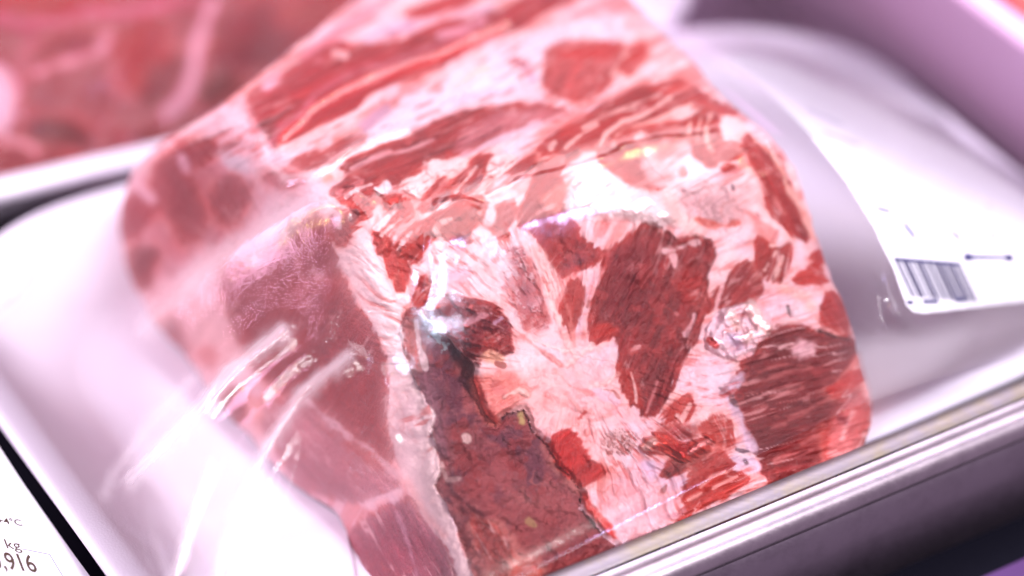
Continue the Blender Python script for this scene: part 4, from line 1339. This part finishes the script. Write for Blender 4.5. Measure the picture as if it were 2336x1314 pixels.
# the label's smooth sheet; the film lies just under it
LR = [(1632, 128), (1700, 128), (1800, 150), (1965, 228), (2100, 300), (2216, 358), (2336, 440), (2460, 525), (2460, 672), (2336, 690), (2200, 706),
      (2110, 716), (2085, 714), (2068, 700), (2040, 620), (1990, 515), (1930, 415), (1850, 312), (1760, 222), (1690, 165)]
LX, LY = np.arange(1560, 2521, 20.0), np.arange(60, 781, 20.0)
sx, sy = np.meshgrid(LX, LY)
LD = film_point(sx, sy)
msk = poly_sd(sx, sy, np.array(LR)) > 12
sxx, syy = (sx[msk] - 2000) / 400, (sy[msk] - 400) / 300


def U(x, y):
    return np.stack([np.ones_like(x), x, y, x * x, x * y, y * y, x ** 3, x * x * y, x * y * y, y ** 3], -1)


coef, *_ = np.linalg.lstsq(U(sxx, syy), LD[msk], rcond=None)


def _fit(x, y):
    x, y = np.asarray(x, float), np.asarray(y, float)
    return (U((x - 2000) / 400, (y - 400) / 300) * coef).sum(-1) - LIFT


LIFT = 0.0
LIFT = float(np.clip((_fit(sx[msk], sy[msk]) - LD[msk]).max() + 0.0008, 0.0008, 0.006))
wl = sstep(-70, -10, poly_sd(fx, fy, np.array(LR)))
fd = FP[..., 1] * CP - (FP[..., 2] - CAM_H) * SP
sh_ = np.clip(_fit(fx, fy) + 0.0009 - fd, -0.02, 0.03) * wl
FP = FP + ((FP - np.array([0, 0, CAM_H])) / fd[..., None]) * sh_[..., None]
# steamed-up area on the left face, cleaner over the front
fog = sstep(0, 1, poly_sd(fx, fy, [(430, 620), (560, 560), (720, 500), (770, 600), (900, 860), (900, 1000), (880, 1090), (760, 1120), (640, 1010),
                                  (560, 900), (450, 860), (350, 720)]) / 120.0 + 0.35) * (0.35 + 0.65 * fbm(fx / 60, fy / 60, 23, 3))
pin = sstep(0, 1, 0.9 - seg_dist(fx, fy, [(330, 770), (450, 650), (560, 570), (660, 505), (740, 465)], False) / 70.0)  # veil of light reflected by the fold, painted in as haze
lw = sstep(1000, 500, fx)
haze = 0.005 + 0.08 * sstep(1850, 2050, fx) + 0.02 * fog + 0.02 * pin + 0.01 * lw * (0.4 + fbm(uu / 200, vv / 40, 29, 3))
# light streaks reflected by the main folds, painted in as milky haze
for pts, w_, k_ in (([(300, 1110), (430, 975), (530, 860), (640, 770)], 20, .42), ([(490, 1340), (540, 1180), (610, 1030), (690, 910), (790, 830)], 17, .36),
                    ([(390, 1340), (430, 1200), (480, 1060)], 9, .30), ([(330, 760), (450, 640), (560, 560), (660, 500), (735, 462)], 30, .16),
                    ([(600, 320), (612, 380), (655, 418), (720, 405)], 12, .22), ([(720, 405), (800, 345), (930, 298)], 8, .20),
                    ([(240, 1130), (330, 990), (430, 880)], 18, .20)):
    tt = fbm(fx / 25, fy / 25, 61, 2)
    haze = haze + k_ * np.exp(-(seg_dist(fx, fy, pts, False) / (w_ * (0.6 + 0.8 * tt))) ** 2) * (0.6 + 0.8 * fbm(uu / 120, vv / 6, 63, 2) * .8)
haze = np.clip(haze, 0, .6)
# skirt over the rim
k_in = sstep(-0.002, 0.002, -poly_sd(GA2, GB2, np.array(rr_loop(A0, A1, B0, B1, 0.0575, 10, 0.11, (B0, B1, 0.22)))))
fx2, fy2 = project(FP)
behind = (fx2 < 1050) & (fy2 < 440 - .75 * (fx2 - 322)) & (poly_sd(fx2, fy2, smooth_poly(OUT, 1)) < 2)
inside = (upsample(back) < 0.5) & ~behind & (poly_sd(GA2, GB2, np.array(rr_loop(A0, A1, B0, B1, 0.0575, 10, 0.11, (B0, B1, 0.22)))) > 0.0006)
q = inside[:-1, :-1] & inside[1:, :-1] & inside[:-1, 1:] & inside[1:, 1:]
jj, ii = np.nonzero(q)
v0 = jj * na2 + ii
faces = np.stack([v0, v0 + 1, v0 + na2 + 1, v0 + na2], 1)
us, inv = np.unique(faces.ravel(), return_inverse=True)
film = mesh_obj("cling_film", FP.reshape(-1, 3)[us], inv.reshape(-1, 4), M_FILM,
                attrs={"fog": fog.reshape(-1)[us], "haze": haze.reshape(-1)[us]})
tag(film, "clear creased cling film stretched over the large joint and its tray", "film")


# ------------------------------------------------------------------ rear meat under its own film
R_OUT = [(-120, 482), (0, 458), (110, 436), (220, 416), (290, 408), (400, 392), (560, 330), (760, 240), (960, 130), (1040, 60), (1050, -130), (-140, -130)]
rp_front = inv_plane([(0, 430, 0.800), (300, 380, 0.815), (400, 0, 0.836)])


def rear_depth(x, y):
    cy = (CY - y) / F
    top = (CAM_H - 0.058) / (SP - cy * CP)
    return smax([rp_front(x, y), top], 0.006)


R_ = Body(R_OUT, 7.0, rear_depth, 70.0)
X2, Y2 = R_.X, R_.Y
R_.C[:] = rgb((178, 66, 72))
R_.H += (fbm(X2 / 130, Y2 / 130, 2, 2) - .5) * 4


def rl(pts, col, w_=None, name=None, soft=14, rag=8, part='mus', **kw):
    R_.layer(part, pts, col, w=w_, name=name, soft=soft, rag=rag, rs=40, **kw)


rl([(-120, -120), (520, -120), (430, -20), (250, 10), (120, 40), (0, 20), (-120, 40)], (206, 24, 44), name='muscle')
rl([(70, 130), (120, 70), (240, 62), (262, 80), (220, 118), (150, 140), (90, 150)], (176, 46, 66), name='muscle')
rl([(260, 60), (390, 30), (400, 60), (370, 110), (420, 150), (400, 230), (330, 220), (270, 200), (245, 130)], (204, 92, 84), name='muscle')
rl([(60, 170), (130, 140), (235, 130), (265, 210), (255, 270), (200, 290), (120, 280), (60, 250)], (180, 104, 100), name='muscle')
rl([(330, 160), (430, 90), (440, 160), (420, 210), (370, 250), (300, 240)], (160, 70, 72), name='muscle')
rl([(480, 40), (620, -20), (740, 20), (700, 100), (600, 170), (500, 170), (470, 120)], (170, 62, 76), name='muscle')
rl([(640, 10), (760, -30), (800, 10), (730, 60), (650, 60)], (190, 74, 68), name='muscle')
rl([(470, 160), (570, 170), (530, 220), (460, 260), (450, 210)], (146, 34, 42), name='muscle')
rl([(60, 270), (140, 260), (220, 300), (200, 350), (110, 340), (50, 320)], (138, 52, 54), name='muscle')
rl([(0, 330), (90, 330), (200, 370), (110, 405), (0, 425), (-60, 400)], (172, 66, 66), name='muscle')
rl([(230, 330), (270, 290), (330, 290), (390, 280), (360, 330), (310, 360), (260, 370)], (158, 10, 34), name='blood_clot')
rl([(255, 305), (285, 290), (300, 310), (290, 350)], (200, 84, 96))
rl([(485, 5), (460, 60), (448, 110), (440, 170), (415, 220), (385, 262)], (220, 160, 172), 13, 'fat_seam', part='fat')
rl([(0, 40), (60, 55), (140, 48), (190, 25), (260, 28), (340, 18), (440, -5)], (234, 130, 160), 10, 'fat_seam', part='fat')
rl([(250, 75), (230, 115), (180, 135), (120, 150), (90, 165)], (222, 150, 158), 9, 'fat_seam', part='fat')
rl([(70, 90), (50, 130), (45, 200)], (214, 110, 130), 10, 'fat_seam', part='fat')
rl([(262, 130), (262, 180), (275, 215)], (206, 120, 116), 6)
rl([(-60, 140), (10, 150), (40, 210), (30, 300), (-60, 310)], (222, 178, 188), None, 'fat_layer_side', part='fat', soft=24)
rl([(0, 315), (60, 330), (80, 345)], (220, 150, 150), 9)
lr = sstep(0.5, 0.8, 1 - R_.C[..., 1] / np.maximum(R_.C[..., 0], 1e-4))[..., None]
R_.C = np.clip(R_.C * (np.array([.36, .11, .17]) * lr + np.array([.58, .44, .52]) * (1 - lr)), .004, .86)
RP = R_.points(0.012)
rm = empty("meat_joint", (float(RP[R_.keep][:, 0].mean()), float(RP[R_.keep][:, 1].mean()), FLOOR_Z),
           "out-of-focus dark red meat joint with pale fat seams, upper left behind the large joint", "meat")
rm["group"] = joint["group"] = "raw meat joints in foam trays"
R_.build(rm, RP, MAT, floor=FLOOR_Z + 0.001)

# its film: a smooth skin a few millimetres in front, running down to the tray rim
F_OUT = [(-160, 486), (0, 462), (140, 438), (290, 416), (420, 402), (580, 335), (780, 245), (970, 140), (1060, 60), (1060, -140), (-160, -140)]
FB_ = Body(F_OUT, 7.0, rear_depth, 60.0)
FB_.H += 3.0 + (fbm(FB_.X / 120, FB_.Y / 120, 2, 3) - .5) * 2.2 + (fbm((FB_.X + FB_.Y) / 90, (FB_.X - FB_.Y) / 200, 6, 2) - .5) * 0.9
for pts, w_, h_ in (([(0, 40), (60, 55), (140, 48), (190, 25), (300, 18), (440, -5)], 16, 2.2), ([(90, 160), (110, 162)], 12, 1.4), ([(540, 50), (570, 48)], 12, 1.2),
                    ([(90, 405), (112, 403)], 10, 1.2), ([(640, 30), (700, 40)], 14, 1.2)):
    FB_.H += h_ * np.exp(-(seg_dist(FB_.X, FB_.Y, pts, False) / w_) ** 2)
FP2 = FB_.points(0.010)
k = FB_.keep
q = k[:-1, :-1] & k[1:, :-1] & k[:-1, 1:] & k[1:, 1:]
jj, ii = np.nonzero(q)
nx = FB_.shape[1]
v0 = jj * nx + ii
faces = np.stack([v0, v0 + nx, v0 + nx + 1, v0 + 1], 1)
us, inv = np.unique(faces.ravel(), return_inverse=True)
film2 = mesh_obj("cling_film", FP2.reshape(-1, 3)[us], inv.reshape(-1, 4), M_FILM2,
                 attrs={"fog": np.zeros(len(us)), "haze": np.full(len(us), 0.004)})
tag(film2, "glossy cling film over the out-of-focus red joint behind", "film")

# red meat of the tray at the right edge
C_OUT = [(2270, -120), (2275, -20), (2310, 25), (2345, 60), (2420, 110), (2560, 120), (2560, -120)]
CB = Body(C_OUT, 7.0, lambda x, y: inv_plane([(2300, 30, 0.822), (2400, 80, 0.822), (2400, -100, 0.850)])(x, y), 40.0)
CB.C[:] = rgb((214, 70, 66)) * (0.8 + 0.5 * fbm(CB.X / 50, CB.Y / 50, 4, 3)[..., None])
CB.H += (fbm(CB.X / 60, CB.Y / 60, 6, 3) - .5) * 4
CP2 = CB.points(0.008)
cm = empty("meat_joint", (float(CP2[CB.keep][:, 0].mean()), float(CP2[CB.keep][:, 1].mean()), FLOOR_Z),
           "sliver of bright red meat in the tray at the upper right corner", "meat")
cm["group"] = "raw meat joints in foam trays"
CB.build(cm, CP2, MAT, floor=FLOOR_Z + 0.001)


# ------------------------------------------------------------------ labels
def ray_patch(name, pts, depth_fn, mat, parent, lift, thick=0.00015, n=14):
    """a thin sheet lying on a surface, outline given by photograph points"""
    pts = np.asarray(pts, float)
    lo, hi = pts.min(0), pts.max(0)
    s = max(hi - lo) / n
    xs = np.arange(lo[0] - s, hi[0] + 2 * s, s)
    ys = np.arange(lo[1] - s, hi[1] + 2 * s, s)
    gx, gy = np.meshgrid(xs, ys)
    sd = poly_sd(gx, gy, pts)
    g1, g0 = np.gradient(sd, s)
    nn = np.sqrt(g0 ** 2 + g1 ** 2) + 1e-6
    keep = sd > -0.6 * s
    mv = np.where(keep & (sd < 0.5 * s), -sd, 0)
    gx, gy = gx + g0 / nn * mv, gy + g1 / nn * mv
    D = depth_fn(gx, gy) - lift
    top, bot = atd(gx, gy, D), atd(gx, gy, D + thick)
    kq = keep[:-1, :-1] & keep[1:, :-1] & keep[:-1, 1:] & keep[1:, 1:]
    jj, ii = np.nonzero(kq)
    nx_ = gx.shape[1]
    v0 = jj * nx_ + ii
    f = np.stack([v0, v0 + nx_, v0 + nx_ + 1, v0 + 1], 1)
    us, inv = np.unique(f.ravel(), return_inverse=True)
    f = inv.reshape(-1, 4)
    vs = np.concatenate([top.reshape(-1, 3)[us], bot.reshape(-1, 3)[us]])
    fs = [tuple(q) for q in f.tolist()] + [tuple(x + len(us) for x in q[::-1]) for q in f.tolist()]
    ed = {}
    for q in f.tolist():
        for a_, b_ in zip(q, q[1:] + q[:1]):
            key = (min(a_, b_), max(a_, b_))
            ed[key] = None if key in ed else (a_, b_)
    for e in ed.values():
        if e:
            fs.append((e[1], e[0], e[0] + len(us), e[1] + len(us)))
    return mesh_obj(name, vs, fs, mat, parent)


# the label on the right lies on the drape
def quad_print(name, c4, mat, parent):
    """a thin printed stroke on the label, given by its four photograph corners"""
    c4 = np.asarray(c4, float)
    nseg = 6
    top, bot = [], []
    for i in range(nseg + 1):
        t_ = i / nseg
        for p0, p1 in ((c4[0], c4[3]), (c4[1], c4[2])):
            q_ = p0 + (p1 - p0) * t_
            d_ = float(_fit(q_[0], q_[1]))
            top.append(atd(q_[0], q_[1], d_ - 0.0003))
            bot.append(atd(q_[0], q_[1], d_ - 0.00005))
    k = len(top)
    fs = []
    for i in range(nseg):
        q_ = 2 * i
        fs += [(q_, q_ + 2, q_ + 3, q_ + 1), (q_ + k, q_ + 1 + k, q_ + 3 + k, q_ + 2 + k), (q_, q_ + k, q_ + 2 + k, q_ + 2), (q_ + 1, q_ + 3, q_ + 3 + k, q_ + 1 + k)]
    fs += [(0, 1, 1 + k, k), (k - 2, 2 * k - 2, 2 * k - 1, k - 1)]
    return mesh_obj(name, top + bot, fs, mat, parent, smooth=False)


lc = atd(2100, 560, float(_fit(2100., 560.)))
lab = empty("price_label", (lc[0], lc[1], lc[2] - 0.001), "blurred white price label with a barcode on the film right of the large joint", "label")
ray_patch("label_paper", LR, _fit, M_PAPER, lab, 0.0, n=170)
# barcode
M_BAR = simple_mat("grey_ink", (0.06, 0.055, 0.12), 0.6, var=0.2, bscale=900.0)
bx0, bx1 = np.array([2042, 594.]), np.array([2192, 606.])
dn = np.array([38, 82.])
rs_ = random.Random(5)
t = 0.0
while t < 1.0:
    wv = rs_.choice([.014, .018, .03, .04])
    a_, b_ = bx0 + (bx1 - bx0) * t, bx0 + (bx1 - bx0) * min(1, t + wv)
    quad_print("barcode_bar", [a_, b_, b_ + dn, a_ + dn], M_BAR, lab)
    t += wv + rs_.choice([.014, .018, .028, .04])
quad_print("printed_line", [(2041, 594), (2040, 587), (2190, 599), (2192, 606)], M_INK, lab)
for x_, y_, ww in ((2075, 690, 14), (2122, 688, 34), (2190, 684, 24)):
    quad_print("printed_text", [(x_ - ww / 2, y_ - 4), (x_ + ww / 2, y_ - 5), (x_ + ww / 2 + 3, y_ + 3), (x_ - ww / 2 + 3, y_ + 4)], M_INK, lab)
# double-headed arrow
ray_patch("arrow", [(2196, 586), (2206, 574), (2222, 582), (2290, 583), (2302, 577), (2318, 588), (2304, 598), (2290, 590), (2224, 590), (2208, 596)], _fit,
          M_INK, lab, 0.0003, n=26)
# faint rows of printing higher up
M_INKF = simple_mat("faded_ink", (0.12, 0.12, 0.26), 0.6, var=0.2, bscale=900.0)
for (xa, ya, xb, yb, hh) in ((2062, 510, 2086, 540, 16), (2170, 528, 2190, 545, 12), (2255, 530, 2275, 545, 10), (2000, 474, 2030, 482, 8), (2020, 434, 2070, 440, 3), (2080, 446, 2150, 456, 3),
                             (2100, 466, 2200, 474, 3), (1960, 404, 2010, 412, 3), (1880, 300, 1960, 330, 3), (1840, 250, 1920, 285, 3), (2150, 480, 2260, 470, 3)):
    quad_print("printed_text", [(xa, ya - hh / 2), (xb, yb - hh / 2), (xb + 2, yb + hh / 2), (xa + 2, ya + hh / 2)], M_INKF, lab)

# the label in the lower left corner: a tilted card with printing
from mathutils import Matrix, Vector
O_ = atd(85, 1296, 0.692)                     # lower right end of the weight figure
RGT, UPV, BCK = np.array([1., 0, 0]), np.array([0, SP, CP]), np.array([0, -CP, SP])
LU = RGT * 1.0 + UPV * (-0.19) + BCK * (-0.72)
LV = -(RGT * 0.55 + UPV * (-0.88))
LU /= np.linalg.norm(LU)
LV = LV - 0
LVb = -(LV @ LU - 0)                         # solve depth slope so that the two axes are square
cb = (LV @ LU) / (BCK @ LU)
LV = LV - BCK * cb
LV /= np.linalg.norm(LV)
LN = np.cross(LU, LV)
if LN @ (np.array([0, 0, CAM_H]) - O_) < 0:
    LN = -LN
O_lab = O_ + LU * 0.0


def lp(u_, v_, n_=0.0):
    return O_lab + LU * u_ + LV * v_ + LN * n_


def px2uv(px, py):
    d0 = atd(px, py, 1.0) - np.array([0, 0, CAM_H])
    c = np.array([0, 0, CAM_H])
    s = ((O_lab - c) @ LN) / (d0 @ LN)
    P = c + d0 * s - O_lab
    return P @ LU, P @ LV


lab2 = empty("price_label", lp(-0.02, 0.0, -0.0006), "sharp white weight label reading 0,916 kg in the lower left corner", "label")
lab["group"] = lab2["group"] = "printed price labels"


def card(name, corners, n0, n1, mat, parent):
    vs = [lp(a, b, n1) for a, b in corners] + [lp(a, b, n0) for a, b in corners]
    k = len(corners)
    fs = [tuple(range(k)), tuple(reversed(range(k, 2 * k)))] + [(i, i + k, (i + 1) % k + k, (i + 1) % k) for i in range(k)]
    return mesh_obj(name, vs, fs, mat, parent, smooth=False)


edge = [(-30, 980), (0, 1022), (52, 1100), (91, 1155), (135, 1216), (171, 1266), (208, 1316), (250, 1376), (-60, 1380), (-120, 1150), (-60, 930)]
card("label_backing", [px2uv(*e) for e in edge], -0.0005, -0.0002, simple_mat("clear_backing", (0.78, 0.76, 0.82), 0.3, bump=.4, bscale=260), lab2)
edge2 = [(-50, 1000), (24, 1110), (68, 1165), (114, 1235), (156, 1308), (195, 1375), (-60, 1378), (-110, 1150), (-60, 960)]
card("label_paper", [px2uv(*e) for e in edge2], -0.0002, 0.0, M_PAPER, lab2)


def text(name, body, end_px, height_px, mat, squeeze=1.0, bold=0.0):
    cu = bpy.data.curves.new(name, 'FONT')
    cu.body = body
    cu.align_x = 'RIGHT'
    cu.size = 1.0
    cu.extrude = 0.004
    cu.offset = bold
    tmp = bpy.data.objects.new(name, cu)
    COL.objects.link(tmp)
    dg = bpy.context.evaluated_depsgraph_get()
    me = bpy.data.meshes.new_from_object(tmp.evaluated_get(dg))
    bpy.data.objects.remove(tmp)
    u_, v_ = px2uv(*end_px)
    sc = height_px
    root = np.array(lab2.location)
    for vtx in me.vertices:
        x, y, z = vtx.co
        P = lp(u_ + x * sc * squeeze, v_ + y * sc, 0.00008 + z * 0.004)
        vtx.co = tuple(P - root)
    me.materials.clear()
    me.materials.append(mat)
    o = bpy.data.objects.new(name, me)
    COL.objects.link(o)
    o.parent = lab2
    return o


text("weight_figure", "0,916", (88, 1306), 0.0088, M_INK2, 0.62, 0.012)
text("unit_text", "o kg", (50, 1255), 0.0050, M_INK2, 0.95, 0.0)
text("temperature_text", "A +4°C", (53, 1200), 0.0032, M_INK2, 1.0, 0.012)


def line_card(name, p0, p1, wpx):
    a, b = np.array(px2uv(*p0)), np.array(px2uv(*p1))
    d = b - a
    n_ = np.array([-d[1], d[0]]) / np.linalg.norm(d) * wpx * 0.000108
    card(name, [a - n_, b - n_, b + n_, a + n_], 0.00004, 0.0001, M_INKF, lab2)


line_card("frame_line", (48, 1252), (113, 1265), 0.9)
line_card("frame_line", (113, 1265), (152, 1330), 0.9)
